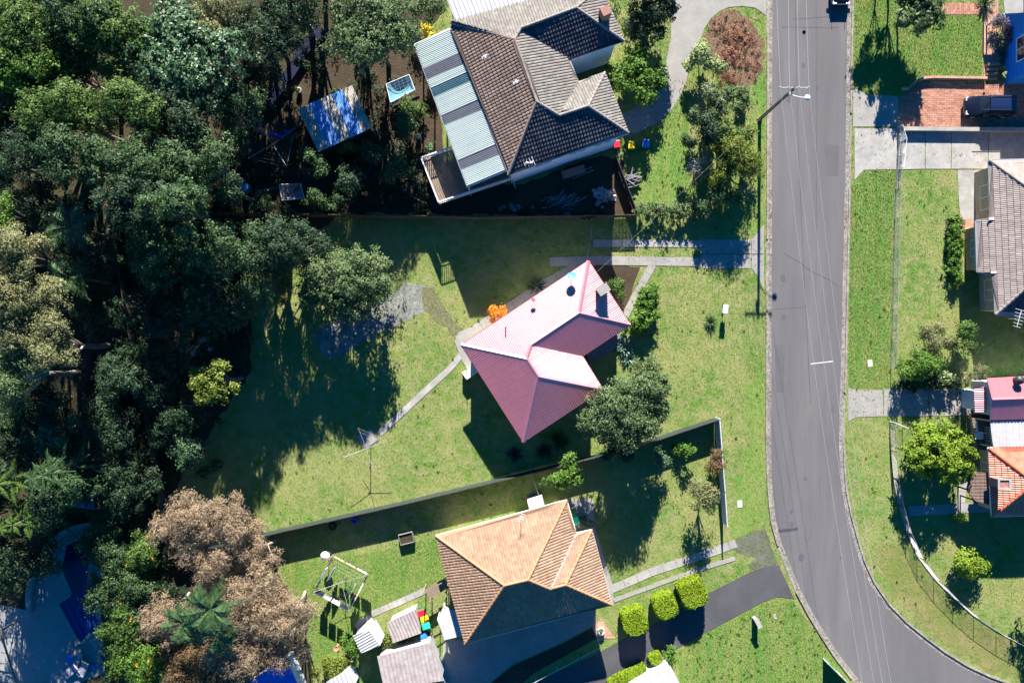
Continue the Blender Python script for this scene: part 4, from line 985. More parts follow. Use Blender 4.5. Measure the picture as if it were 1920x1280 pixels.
g = [P(x, y, .8) for x, y in ((1822, 784), (1852, 784), (1858, 880), (1838, 880))]; mb = MB(); mb.add(g+[p-Vector((0, 0, .78)) for p in g], [(0, 1, 2, 3), (0, 4, 5, 1), (1, 5, 6, 2), (2, 6, 7, 3), (3, 7, 4, 0)]); mb.build('floor', M['timber'], dk)
for (x0, y0), (x1, y1) in (((1820, 787), (1822, 806)), ((1846, 800), (1850, 850)), ((1828, 808), (1846, 812))):
    a, b = P(x0, y0, .8), P(x1, y1, .8); mb = MB().beam(a+Vector((0, 0, .9)), b+Vector((0, 0, .9)), .1, .06); k = max(2, int((b-a).length/.2))
    for i in range(k+1): p = a.lerp(b, i/k); mb.box(p+Vector((0, 0, .45)), (.05, .05, .9))
    mb.build('railing', M['white'], dk)
tb = thing('garden_table', 'white square table on the narrow timber terrace', 'table', P(1836, 817, .8)); c = P(1836, 817, 1.5); MB().box(c, (.75, .6, .05)).build('tabletop', M['white'], tb)
mb = MB()
for x in (-.3, .3):
    for y in (-.24, .24): mb.box((c.x+x, c.y+y, 1.14), (.05, .05, .68))
mb.build('legs', M['white'], tb)
h4 = thing('house', 'bright blue weatherboard house with dark windows at the top right corner', 'house', P(1920, 100, 0))
wx = P(1884, 100, 0).x; yt = P(0, 18, 0).y; yb = P(0, 158, 0).y; fp = [(wx, yb), (wx+9, yb), (wx+9, yt), (wx, yt)]
o = MB().prism(fp, 0, 5.4).build('wall', M['wall_blue'], h4); mb = MB(); zz = .3
while zz < 5.2: mb.beam((wx-.02, yb+.05, zz), (wx-.02, yt-.05, zz), .05, .02); zz += .24
stuff(mb.build('weatherboards', M['wall_blue'], o)); window(h4, (wx, yt), (wx, yb), .52, .80, 1.9, 3.3, off=.05) if False else window(h4, (wx, yt), (wx, yb), .5, .8, 1.9, 3.4, off=.05)
roof_metal([Vector((wx-.4, yb-.4, 5.4)), Vector((wx+9.4, yb-.4, 5.4)), Vector((wx+9.4, yt+.4, 6.2)), Vector((wx-.4, yt+.4, 6.2))], h4, M['zinc'], .25, .03)
pt = thing('porch', 'white flat porch roof on posts above the blue house', 'porch', P(1885, 10, 0)); g = [P(1878, -30, 2.8), P(1960, -30, 2.8), P(1960, 22, 2.8), P(1884, 26, 2.8)]
roof_metal(g, pt, M['concrete_light'], .3, .02); mb = MB()
for p in g: mb.box((p.x, p.y, 1.4), (.12, .12, 2.75))
mb.build('posts', M['white'], pt)

# ---- sheds
def shed(label, pts, z0, z1, m, wallm='wall_white', name='shed', pitch=.2, along_=None, split=None):
    c = P(sum(p[0] for p in pts)/4, sum(p[1] for p in pts)/4, 0); t = thing(name, label, 'shed', c)
    W_ = [P(pts[0][0], pts[0][1], z0), P(pts[1][0], pts[1][1], z0), P(pts[2][0], pts[2][1], z1), P(pts[3][0], pts[3][1], z1)]
    if split is None: roof_metal(W_, t, M[m], pitch, .03)
    else:
        for s0, s1, mm in split:
            roof_metal([W_[0].lerp(W_[1], s0), W_[0].lerp(W_[1], s1), W_[3].lerp(W_[2], s1), W_[3].lerp(W_[2], s0)], t, M[mm], pitch, .03)
    walls(W_, min(z0, z1)-.02, t, M[wallm], .15); a, b = [Vector((*q, 0)) for q in inset(W_, .15)[:2]]
    d = (b-a).normalized(); o = Vector((d.y, -d.x, 0)); A = (a+b)/2
    MB().box(A-o*.02+Vector((0, 0, .95)), (.85, .06, 1.9), ax=(d, o, Vector((0, 0, 1)))).build('door', M['timber_grey'], t); return t
shed('garden shed with blue and grey striped corrugated roof under the trees', [(597, 285), (697, 240), (660, 160), (558, 205)], 2.4, 2.6, 'shed_grey', 'fence_dark', 'garden_shed', .16,
     split=[(0, .2, 'shed_grey'), (.2, .42, 'shed_blue'), (.42, .62, 'shed_grey'), (.62, .82, 'shed_blue'), (.82, 1, 'shed_grey')])
sg = thing('garden_shed', 'small pale green gabled tin shed near the clothes line', 'shed', P(692, 1195, 0))
rs = [P(662, 1191, 1.9), P(690, 1181, 2.3), P(713, 1209, 2.3), P(677, 1224, 1.9)]; roof_metal(rs, sg, M['zinc'], .25, .03); roof_metal([P(705, 1161, 1.9), P(721, 1190, 1.9), rs[2], rs[1]], sg, M['poly_clear'], .2, .03)
walls([rs[0], P(690, 1165, 1.9), P(716, 1200, 1.9), rs[3]], 1.85, sg, M['zinc'], .15)
shed('low rusty ribbed tin shed beside the coloured bins', [(736, 1205), (790, 1186), (780, 1141), (726, 1167)], 2.0, 2.15, 'zinc_rusty', 'zinc', 'garden_shed', .3)
shed('wide garage with white and grey ribbed roof at the bottom', [(720, 1292), (833, 1275), (806, 1204), (707, 1230)], 2.7, 2.8, 'zinc_rusty', 'zinc', 'garage', .38)
shed('white flat roof of a carport at the bottom edge beside lime bush', [(606, 1300), (668, 1290), (652, 1254), (612, 1278)], 2.5, 2.55, 'zinc', 'wall_white', 'carport', .4)
shed('bright blue sheet roof of a small shed at the bottom', [(465, 1310), (570, 1310), (537, 1234), (462, 1282)], 2.4, 2.6, 'tarp', 'wall_white', 'garden_shed', .3)
shed('long white flat carport roof at the bottom right of the driveway', [(1190, 1330), (1290, 1310), (1257, 1247), (1180, 1292)], 2.6, 2.6, 'zinc', 'wall_white', 'carport', .5)

# ================================================================== CARS
def car(label, px, py, head, paint, roofp, L=4.65, Wd=1.88, Ht=1.72):
    c = P(px, py, .9); t = thing('parked_car', label, 'car', (c.x, c.y, 0)); ca, sa = math.cos(head), math.sin(head)
    def T(x, y, z): return (c.x+x*ca-y*sa, c.y+x*sa+y*ca, z)
    def loft(sec, m, name, closed=True):
        """sec: (x, [(y, z) half profile from bottom to top])"""
        mb = MB(); rings = []
        for x, pr in sec: rings.append([T(x, y, z) for y, z in pr]+[T(x, -y, z) for y, z in pr[::-1]])
        n = len(rings[0]); vs = [v for r in rings for v in r]
        fs = [(k*n+i, k*n+(i+1) % n, (k+1)*n+(i+1) % n, (k+1)*n+i) for k in range(len(rings)-1) for i in range(n)]
        fs += [tuple(range(n-1, -1, -1)), tuple((len(rings)-1)*n+i for i in range(n))]
        mb.add(vs, fs, True); o = mb.build(name, M[m], t)
        md = o.modifiers.new('edge', 'EDGE_SPLIT'); md.split_angle = R(38)
        return o
    h = L/2; w = Wd/2; bz = Ht*.56
    def pr(w_, z0, z1): return [(w_*.82, z0), (w_, z0+.14), (w_*1.0, z0+(z1-z0)*.6), (w_*.95, z1-.05), (w_*.8, z1)]
    loft([(-h, pr(w*.72, .4, bz*.72)), (-h+.12, pr(w*.88, .3, bz*.86)), (-h+.5, pr(w*.98, .25, bz*.95)), (-h+1.25, pr(w, .24, bz*1.03)), (-.3, pr(w, .24, bz*1.05)), (h-.9, pr(w, .24, bz*1.06)), (h-.2, pr(w*.97, .28, bz*1.03)), (h, pr(w*.86, .38, bz*.9))], paint, 'body')
    def gp(w0, w1, z0, z1): return [(w0, z0), (w0*.5+w1*.5, (z0+z1)/2), (w1, z1-.03), (w1*.9, z1)]
    b1 = bz*1.02
    loft([(-h+1.25, gp(w*.84, w*.83, b1-.05, b1)), (-h+1.95, gp(w*.92, w*.76, b1-.05, Ht-.06)), (h-.5, gp(w*.92, w*.76, b1-.05, Ht-.06)), (h-.12, gp(w*.88, w*.84, b1-.05, b1+.06))], 'glass', 'windows')
    loft([(-h+1.85, [(w*.6, Ht-.09), (w*.72, Ht-.075), (w*.66, Ht-.03), (w*.3, Ht-.02)]), (-h+2.05, [(w*.6, Ht-.07), (w*.78, Ht-.06), (w*.7, Ht), (w*.3, Ht+.015)]), (h-.62, [(w*.6, Ht-.07), (w*.78, Ht-.06), (w*.7, Ht), (w*.3, Ht+.01)]), (h-.4, [(w*.6, Ht-.09), (w*.74, Ht-.08), (w*.66, Ht-.05), (w*.3, Ht-.04)])], roofp, 'roof')
    for s in (-1, 1):
        mb = MB()
        for x in (-h+1.95, -.1, 1.1): mb.beam(T(x-.35 if x < -1 else x, s*w*.9, b1), T(x+.12 if x < -1 else x, s*w*.775, Ht-.07), .07, .06)
        mb.build('pillar', M[paint], t)
        MB().beam(T(-.55*h, s*w*.66, Ht+.06), T(h-.7, s*w*.66, Ht+.06), .04, .04).build('roof_rail', M['dark_metal'], t)
        MB().box(T(-h+.2, s*w*.68, bz*.78), (.3, .34, .16), head).build('headlight', M['lamp_lens'], t)
        MB().box(T(h-.06, s*w*.78, bz*.85), (.12, .22, .4), head).build('tail_light', M['red_lens'], t)
        MB().box(T(-h+1.55, s*(w+.1), bz*1.12), (.16, .24, .16), head).build('wing_mirror', M[paint], t)
        for x in (-h+.9, h-.95):
            a, b = Vector(T(x, s*(w-.24), .35)), Vector(T(x, s*(w+.02), .35)); wh = MB().tube(a, b, .35, n=18).build('wheel', M['tyre'], t)
            MB().tube(b-(b-a)*.05, b+(b-a).normalized()*.012, .21, n=10).build('rim', M['steel'], wh)
        for x in (-.25, .85): MB().box(T(x, s*(w+.0), bz*.86), (.2, .04, .035), head).build('door_handle', M['steel'], t)
    MB().box(T(-h+.04, 0, .62), (.1, 1.0, .16), head).build('grille', M['dark_metal'], t)
    return t
car('dark blue-black family car parked on the brick driveway', 1858, 198, 0, 'car', 'car_roof')
car('dark car on the road cut off by the top edge', 1579, -38, R(90), 'car', 'car_roof', L=4.5, Wd=1.8, Ht=1.5)

# ================================================================== POWER POLE AND WIRES
pb = P(1424, 224, 0); top = P(1489, 160, 9.3)
pole = thing('power_pole', 'tall timber power pole with crossarm at the road verge', 'power pole', pb)
top = Vector((pb.x, pb.y, 9.35))
MB().tube(pb-Vector((0, 0, .1)), top, .17, .12, 10).build('pole', M['pole_wood'], pole)
ar = MB().beam(top+Vector((-1.28, .05, -.15)), top+Vector((1.28, .05, -.15)), .1, .12).build('crossarm', M['steel'], pole)
for x in (-1.2, -.45, .35, 1.15): MB().lathe(top+Vector((x, .05, -.1)), [(.02, 0), (.06, .04), (.04, .1), (.065, .14), (.03, .2)], 8).build('insulator', M['white'], pole)
MB().path([top+Vector((-.6, .05, -.2)), top+Vector((-.1, 0, -.9))], .02, 5).build('brace', M['steel'], pole)
MB().path([top+Vector((.6, .05, -.2)), top+Vector((.1, 0, -.9))], .02, 5).build('brace', M['steel'], pole)
lb = MB().path([top+Vector((0, 0, -1.6)), top+Vector((.7, -.35, -1.25)), top+Vector((1.25, -.45, -1.2))], .03, 6).build('lamp_arm', M['white'], pole)
lm = MB(); c = top+Vector((1.5, -.45, -1.2)); lm.lathe(c, [(0, -.12), (.2, -.08), (.26, .0), (.2, .08), (0, .12)], 14); o = lm.build('street_light', M['white'], pole)
tr = MB().box(top+Vector((-.15, -.3, -.7)), (.25, .3, .4)).build('junction_box', M['steel'], pole)
MB().tube(pb+Vector((0, 0, .0)), pb+Vector((0, 0, .25)), .24, .2, 10).build('base_collar', M['chimney'], pole)
def wire(a, b, sag, label, r=.011, n=16):
    pts = [a.lerp(b, i/n)-Vector((0, 0, sag*4*(i/n)*(1-i/n))) for i in range(n+1)]
    mb = MB().path(pts, r, 4); o = mb.build('power_line', M['wire']); tag(o, label, 'power line', 'overhead wires along the road'); return pts
desc = ['overhead wire on the side nearest the houses', 'overhead wire second from the houses', 'overhead wire third from the houses', 'overhead wire on the far side of the crossarm']
np_ = [P(1452, -160, 9.0), P(1478, -160, 9.0), P(1494, -160, 9.0), P(1509, -160, 9.0)]
sp = [P(1622, 1310, 9.0), P(1644, 1310, 9.0), P(1660, 1310, 9.0), P(1676, 1310, 9.0)]
for k, x in enumerate((-1.2, -.45, .35, 1.15)):
    s = top+Vector((x, .05, .08)); wire(s, np_[k], .15, 'northern '+desc[k]+', above the pole'); wire(s, sp[k], 1.1, 'southern '+desc[k]+', below the pole')
wire(top+Vector((-.1, 0, -.3)), P(1121, 508, 4.05), .5, 'thin service wire from the pole to the pink roof', .006)
q = MB().beam(P(1520, 682, 8.0), P(1562, 677, 8.0), .05, .05).build('cable_spreader', M['white']); tag(q, 'pale spreader bar holding the overhead wires apart', 'cable spreader')

# ================================================================== FENCES
panel_fence('pale sheet fence along the front verge south of the block', [(1340, 782), (1345, 850), (1350, 915), (1354, 978)], 1.75, M['fence_steel'], M['fence_steel'])
panel_fence('grey sheet fence between the grassy block and the orange roofed house', [(1338, 783), (1180, 836), (1000, 880), (760, 938), (530, 990), (331, 1037)], 1.7, M['fence_dark'], M['timber_dark'], 2.4)
panel_fence('dark timber paling fence behind the top yard', [(214, 401), (640, 408), (900, 412), (1190, 408)], 1.6, M['timber_dark'], M['timber_dark'], 2.4, palings=True)
panel_fence('dark timber paling fence at the bush side of the block', [(214, 403), (270, 700), (329, 1034)], 1.5, M['timber_dark'], M['timber_dark'], 2.4, palings=True)
panel_fence('dark sheet fence beside the timber stacks of the top yard', [(1152, 300), (1192, 406)], 1.3, M['fence_dark'], M['fence_dark'])
def tube_fence(label, pts, h, seg, m='white', name='rail_fence', mesh=True, plinth=True, pm=None, cat='fence'):
    W_ = [P(x, y, 0) for x, y in pts]; t = thing(name, label, cat, W_[0]); pl = [tuple(p)[:2] for p in W_]; tot = line_dist(pl)[-1]; n = max(1, round(tot/seg)); U = Vector((0, 0, 1)); r = .022
    pos = [Vector((*along(pl, tot*i/n)[0], 0)) for i in range(n+1)]
    for p in pos: MB().tube(p, p+U*(h+.03), .03, n=6).build('post', M[pm or m], t)
    for a, b in zip(pos[:-1], pos[1:]):
        MB().tube(a+U*h, b+U*h, r, n=6).build('rail', M[m], t)
        if plinth: MB().beam(a+U*.04, b+U*.04, .06, .08).build('plinth', M['kerb'], t)
    if mesh:
        mb = MB(); rr = .006
        for a, b in zip(pos[:-1], pos[1:]):
            d = b-a; L = d.length; k = max(1, int(L/.13))
            for i in range(k+1):
                x = L*i/k
                for s in (-1, 1):
                    x2 = x+s*(h-.1); z2 = h
                    if x2 < 0: z2 = .1+x; x2 = 0
                    if x2 > L: z2 = .1+(L-x); x2 = L
                    if abs(x2-x) > .02: mb.tube(a+d*(x/L)+U*.1, a+d*(x2/L)+U*z2, rr, n=3, cap=False)
        stuff(mb.build('wire_mesh', M['wire'], t))
    return t
tube_fence('wire mesh fence with pale plinth along the straight verge across the road', [(1684, 243), (1680, 320), (1677, 400), (1673, 560), (1670, 690)], 1.15, 2.75, m='steel')
tube_fence('curved wire mesh fence on the lawns at the bend', smooth([(1668, 792), (1670, 850), (1676, 910), (1690, 975), (1712, 1030), (1735, 1066), (1785, 1120), (1830, 1158), (1880, 1190), (1960, 1228)], 1), 1.2, 2.5, m='steel', pm='dark_metal')
tube_fence('open white tubular gate at the head of the curved fence', [(1668, 790), (1692, 800)], 1.1, 1.3, plinth=False, name='gate', cat='gate')
tube_fence('open white tubular gate by the brick driveway wall', [(1682, 240), (1690, 262), (1684, 318)], 1.1, 1.3, plinth=False, name='gate', cat='gate')
tube_fence('pale blue rail fence along the sunken garden bed', [(965, 1290), (1040, 1250), (1128, 1203), (1112, 1168)], 1.0, 2.4, m='fence_steel', mesh=False, plinth=False)
tube_fence('thin pipe fence between chimney of the orange roof and boundary', [(993, 872), (1002, 905), (1012, 930)], 1.1, 1.3, m='steel', mesh=False, plinth=False)
tube_fence('thin wire fence beside the pink roof corner', [(1108, 428), (1104, 462), (1098, 488)], 1.1, 1.4, m='steel', mesh=False, plinth=False)
# retaining wall south of the brick driveway, coping along its top
rw = thing('retaining_wall', 'low pale retaining wall between the brick and the concrete driveways', 'wall', P(1690, 244, 0))
a, b = P(1690, 244, 0), P(1960, 246, 0)
MB().beam(a+Vector((0, 0, .25)), b+Vector((0, 0, .25)), .3, .5).build('wall', M['stone'], rw); MB().beam(a+Vector((0, 0, .53)), b+Vector((0, 0, .53)), .36, .06).build('coping', M['concrete_light'], rw)
bw = thing('garden_wall', 'curving brick edging wall round the small front lawn', 'wall', P(1720, 155, 0))
arc = smooth([(1690, 168), (1702, 167), (1712, 158), (1722, 150), (1740, 147), (1790, 148), (1846, 149)]); mb = MB(); L = [tuple(P(*p, 0)[:2]) for p in arc]; tot = line_dist(L)[-1]; k = int(tot/.24)
for i in range(k):
    c0, d0_ = along(L, tot*(i+.5)/k)
    for z in (.06, .18, .30, .42): 
        mb.box((c0.x, c0.y, z), (tot/k-.012, .22, .11), math.atan2(d0_.y, d0_.x))
o = mb.build('bricks', M['brick_light'], bw); stuff(o)
gs = thing('garden_steps', 'brick steps going down beside the blue house', 'steps', P(1858, 135, 0))
for k in range(4):
    a, b = P(1847, 124+8*k, 0), P(1868, 124+8*k, 0); MB().beam(a+Vector((0, 0, .3-.07*k)), b+Vector((0, 0, .3-.07*k)), .26, .6-.14*k).build('step', M['brick_light'], gs)
# signboard-like letterbox pillars and fence end at the bottom verge
lbx = thing('letterbox', 'brick-dark letterbox pillar with sloping pale cap on the bright lawn', 'letterbox', P(1414, 1160, 0)); c = P(1415, 1160, 0)
MB().box(c+Vector((0, 0, .55)), (.3, .62, 1.1), R(28)).build('pillar', M['stone'], lbx); MB().box(c+Vector((0, 0, 1.13)), (.42, .95, .07), R(28)).build('cap', M['concrete_light'], lbx)
lb2 = thing('letterbox', 'light blue letterbox on a post by the verge beside the palm', 'letterbox', P(1354, 580, 0)); c = P(1354, 580, 0)
MB().tube(c, c+Vector((0, 0, .8)), .04, n=6).build('post', M['white'], lb2); MB().box(c+Vector((0, 0, .98)), (.42, .75, .36), R(-8)).build('box', M['plastic_lightblue'], lb2); MB().box(c+Vector((0, 0, 1.18)), (.48, .8, .04), R(-8)).build('lid', M['fence_steel'], lb2)
panel_fence('short pale sheet fence on the verge at the bottom edge', [(1543, 1234), (1592, 1282)], 1.3, M['fence_steel'], M['fence_steel'], 2.2)
for i, (x, y, d_) in enumerate(((1631, 681, 'in the verge across the road'), (1387, 944, 'in the verge near the pale sheet fence end'), (1453, 1155, 'in the bright bottom lawn'))):
    o = MB().box(P(x, y, 0)+Vector((0, 0, .02)), (.42, .62, .05) if i < 2 else (.3, .45, .04), R(3 if i < 2 else 15)).build('meter_lid', M['white' if i < 2 else 'concrete_light']); tag(o, 'white rectangular meter lid '+d_, 'meter lid', 'meter lids')

# ================================================================== CLOTHES LINES
def hoist(label, px, py, ang, arm, h=2.0, lines=4, skew=1.0):
    c = P(px, py, h); t = thing('clothes_line', label, 'clothes line', (c.x, c.y, 0)); MB().tube((c.x, c.y, 0), c, .035, n=8).build('post', M['steel'], t); tips = []
    for k in range(4):
        a = ang+k*math.pi/2; d = Vector((math.cos(a), math.sin(a), 0)); tip = c+d*arm*(skew if k % 2 else 1)+Vector((0, 0, .3)); tips.append(tip)
        MB().path([c-Vector((0, 0, .05)), tip], .022, 6).build('arm', M['steel'], t)
    mb = MB()
    for j in range(lines):
        f = 1-.17*j
        for k in range(4): mb.tube(c.lerp(tips[k], f), c.lerp(tips[(k+1) % 4], f), .004, n=3, cap=False)
    mb.build('lines', M['wire'], t); return t, c, tips
def laundry(label, a, b, w, drop, m, name='laundry', cat='laundry'):
    """cloth pegged along a line from a to b and hanging down, gently folded"""
    d = (b-a); L = d.length; d = d/L; s = Vector((-d.y, d.x, 0)); n = 10; vs = []
    for k in range(5):
        for i in range(n+1): vs.append(a+d*L*i/n+s*(.05*math.sin(i*1.7)*k/4+random.uniform(-.01, .01)+w*k/4)-Vector((0, 0, drop*k/4)))
    mb = MB().add(vs, [(k*(n+1)+i, k*(n+1)+i+1, (k+1)*(n+1)+i+1, (k+1)*(n+1)+i) for k in range(4) for i in range(n)], True); o = mb.build(name, M[m]); so = o.modifiers.new('thick', 'SOLIDIFY'); so.thickness = .012
    tag(o, label, cat); return o
t, c, tips = hoist('rotary clothes line with blue towels in the shaded top yard', 511, 270, R(-57), 2.55)
laundry('long teal towel on the clothes line in the top yard', tips[0].lerp(tips[1], .1), tips[0].lerp(tips[1], .85), .35, .9, 'cloth_teal', 'towel', 'towel')
laundry('bright blue shirt on the clothes line in the top yard', c.lerp(tips[1], .55).lerp(c.lerp(tips[2], .55), .1), c.lerp(tips[1], .55).lerp(c.lerp(tips[2], .55), .8), .25, .6, 'cloth_blue')
laundry('small blue cloth near the arm tip of the top yard clothes line', c.lerp(tips[1], .8), c.lerp(tips[1], .8).lerp(c.lerp(tips[2], .8), .25), .2, .5, 'cloth_blue')
hoist('empty rotary clothes line with white arms beside the concrete pad', 687, 841, R(20), 2.05, 2.3, 2)
t, c, tips = hoist('rotary clothes line crowded with washing on the lower lawn', 640, 1092, R(17), 2.65)
ck = ['white', 'grey', 'navy', 'pink', 'white', 'peach', 'white', 'grey', 'navy', 'white', 'navy', 'grey']
wd = {'white': 'white washing', 'grey': 'grey washing', 'navy': 'navy blue washing', 'pink': 'pink washing', 'peach': 'peach towel'}
sides = [('right', 0, 1, ['white', 'pink', 'peach']), ('top', 1, 2, ['peach', 'white', 'grey']), ('left', 2, 3, ['navy', 'grey', 'white', 'navy']), ('bottom', 3, 0, ['navy', 'pink', 'white', 'navy'])]
seen = {}
for nm, i0, i1, cl in sides:
    for k, m in enumerate(cl):
        a, b = tips[i0].lerp(tips[i1], .04+k/len(cl)*.94), tips[i0].lerp(tips[i1], .04+(k+.88)/len(cl)*.94)
        laundry(wd[m]+' on the %s edge of the crowded clothes line, %s' % (nm, ['first', 'second', 'third', 'fourth'][k]+' along'), a, b, .12, random.uniform(.6, 1.0), 'cloth_'+m)
for k, (m, f) in enumerate((('white', .66), ('navy', .5), ('grey', .66))):
    i0 = (1, 3, 3)[k]; a = c.lerp(tips[i0], f); b = c.lerp(tips[(i0+1) % 4], f); laundry(wd[m]+' on an inner line of the crowded clothes line, '+('far side', 'by the post', 'near side')[k], a.lerp(b, .15), a.lerp(b, .7), .1, .7, 'cloth_'+m)
for k, (x, y) in enumerate(((676, 1060), (600, 1100), (655, 1130))): pass

# ================================================================== BINS AND YARD THINGS
def wheelie(label, px, py, body, lid, rot=0.0, z=0):
    c = P(px, py, 1.0); c.z = z; t = thing('wheelie_bin', label, 'bin', c, 'wheelie bins'); ca, sa = math.cos(rot), math.sin(rot)
    def T(x, y, zz): return (c.x+x*ca-y*sa, c.y+x*sa+y*ca, z+zz)
    mb = MB(); vs = []
    for w, d, zz in ((.22, .26, .08), (.28, .34, 1.0), (.3, .36, 1.02)): vs += [T(-w, -d, zz), T(w, -d, zz), T(w, d, zz), T(-w, d, zz)]
    mb.add(vs, [(k*4+i, k*4+(i+1) % 4, k*4+4+(i+1) % 4, k*4+4+i) for k in range(2) for i in range(4)]+[(3, 2, 1, 0), (8, 9, 10, 11)]); mb.build('bin_body', M[body], t)
    mb = MB(); vs = []
    for w, d0_, d1_, zz in ((.31, -.4, .37, 1.03), (.31, -.38, .36, 1.08), (.24, -.3, .28, 1.13)): vs += [T(-w, d0_, zz), T(w, d0_, zz), T(w, d1_, zz), T(-w, d1_, zz)]
    mb.add(vs, [(k*4+i, k*4+(i+1) % 4, k*4+4+(i+1) % 4, k*4+4+i) for k in range(2) for i in range(4)]+[(3, 2, 1, 0), (8, 9, 10, 11)]); mb.build('lid', M[lid], t)
    MB().tube(T(-.28, .42, 1.0), T(.28, .42, 1.0), .02, n=6).build('handle', M[body], t)
    for s in (-.24, .24): MB().tube(T(s-.03, .3, .1), T(s+.03, .3, .1), .1, n=10).build('wheel', M['tyre'], t)
wheelie('red-lidded bin by the corner of the white wall', 1156, 271, 'plastic_green', 'plastic_red', R(8)); wheelie('yellow-lidded bin standing alone on the edge of the driveway', 1184, 272, 'plastic_green', 'plastic_yellow', R(3)); wheelie('blue-lidded bin at the edge of the shaded driveway', 1211, 269, 'plastic_green', 'plastic_blue', R(-5))
wheelie('red-lidded bin beside the rusty tin shed', 790, 1149, 'plastic_green', 'plastic_red', R(105)); wheelie('yellow-lidded bin between the red and teal ones', 796, 1160, 'plastic_green', 'plastic_yellow', R(105)); wheelie('teal-lidded bin nearest the garage', 799, 1173, 'plastic_green', 'plastic_teal', R(105)); wheelie('dark blue bin in shade beside the garage', 796, 1196, 'plastic_blue', 'plastic_blue', R(30))
wheelie('green wheelie bin in the corner recess of the orange roofed house', 1080, 975, 'plastic_green', 'plastic_teal', R(20)); wheelie('second green bin behind the recess corner of the orange roof', 1076, 962, 'plastic_green', 'plastic_green', R(10))
p = P(458, 351, .8); bt = thing('water_barrel', 'light blue plastic barrel at the edge of the forest', 'barrel', (p.x, p.y, 0)); MB().lathe((p.x, p.y, 0), [(0, 0), (.38, 0), (.44, .2), (.44, .7), (.4, .9), (.36, .92), (0, .93)], 16).build('body', M['plastic_lightblue'], bt); MB().lathe((p.x, p.y, 0), [(.455, .6), (.47, .63), (.455, .66)], 16).build('hoop', M['steel'], bt)
def netted(label, pts, h, name='netted_frame', m='cloth_grey'):
    W_ = [P(x, y, h) for x, y in pts]; t = thing(name, label, 'frame', (W_[0].x, W_[0].y, 0)); mb = MB()
    for i in range(4):
        a, b = W_[i], W_[(i+1) % 4]; mb.tube(a, b, .03, n=5); mb.tube((a.x, a.y, 0), a, .03, n=5)
    mb.build('frame', M['white'], t); mb = MB(); n = 6
    for i in range(n+1):
        mb.tube(W_[0].lerp(W_[1], i/n), W_[3].lerp(W_[2], i/n)-Vector((0, 0, .1)), .008, n=3); mb.tube(W_[0].lerp(W_[3], i/n), W_[1].lerp(W_[2], i/n)-Vector((0, 0, .1)), .008, n=3)
    mb.build('net', M['wire'], t)
    k = 8; vs = [W_[0].lerp(W_[1], i/k).lerp(W_[3].lerp(W_[2], i/k), j/k)-Vector((0, 0, .15+.5*math.sin(i/k*3.14)*math.sin(j/k*3.14)+random.uniform(0, .05))) for j in range(k+1) for i in range(k+1)]
    MB().add(vs, [(j*(k+1)+i, j*(k+1)+i+1, (j+1)*(k+1)+i+1, (j+1)*(k+1)+i) for j in range(k) for i in range(k)], True).build('cover', M[m], t); return t
netted('white-framed sagging cover near the blue barrel', [(523, 346), (563, 345), (571, 372), (529, 376)], 1.0)
netted('crumpled blue and white netted cage left of the veranda', [(724, 158), (767, 140), (778, 168), (732, 192)], 1.4, m='cloth_teal')
o = MB().box(P(762, 191, .9), (2.6, .12, .9), R(22)).build('board', M['fence_dark']); tag(o, 'dark green board standing under the netted cage', 'board')
ub = thing('parasol', 'closed white umbrella standing on the lower lawn', 'parasol', P(609, 1043, 0)); c = P(609, 1043, 1.6); c0 = Vector((c.x, c.y, 0)); MB().tube(c0, c0+Vector((0, 0, 1.7)), .03, n=6).build('pole', M['steel'], ub); MB().lathe(c0, [(.42, 1.35), (.46, 1.45), (.34, 1.62), (.12, 1.78), (0, 1.8)], 9).build('canopy', M['cloth_white'], ub); MB().lathe(c0, [(0, 0), (.28, 0), (.26, .08), (.05, .1)], 12).build('base', M['concrete'], ub)
bb = thing('bird_bath', 'terracotta bird bath on a stem in the lower lawn', 'bird bath', P(630, 1216, 0)); c = P(630, 1216, .9); MB().lathe((c.x, c.y, 0), [(.16, 0), (.06, .1), (.05, .75), (.1, .8)], 10).build('stem', M['terracotta'], bb); MB().lathe((c.x, c.y, 0), [(.05, .78), (.26, .86), (.27, .92), (.2, .86), (0, .84)], 16).build('bowl', M['terracotta'], bb)
ty = thing('tyre_planter', 'purple painted tyre lying in the fence shade', 'tyre', P(665, 975, 0)); c = P(665, 975, 0)
MB().lathe((c.x, c.y, 0), [(.16, .02), (.3, 0), (.36, .09), (.3, .2), (.18, .18), (.16, .02)], 18).build('ring', M['plastic_purple'], ty)
tub = thing('tyre_planter', 'dark round tyre ring beside the purple one', 'tyre', P(624, 986, 0)); c = P(624, 986, 0); MB().lathe((c.x, c.y, 0), [(.2, .02), (.33, 0), (.38, .08), (.33, .16), (.22, .15)], 18).build('ring', M['tyre'], tub)
rb = thing('raised_bed', 'square raised garden bed on the lower lawn', 'raised bed', P(762, 1010, 0)); c = P(762, 1009, .5); an = R(14)
for k, (dx, dy, w, d_) in enumerate(((0, .47, 1.35, .05), (0, -.47, 1.35, .05), (.65, 0, .05, .9), (-.65, 0, .05, .9))):
    MB().box((c.x+dx*math.cos(an)-dy*math.sin(an), c.y+dx*math.sin(an)+dy*math.cos(an), .3), (w, d_, .6), an).build('side_board', M['timber_grey'], rb)
MB().box((c.x, c.y, .24), (1.25, .88, .45), an).build('soil', M['litter'], rb)
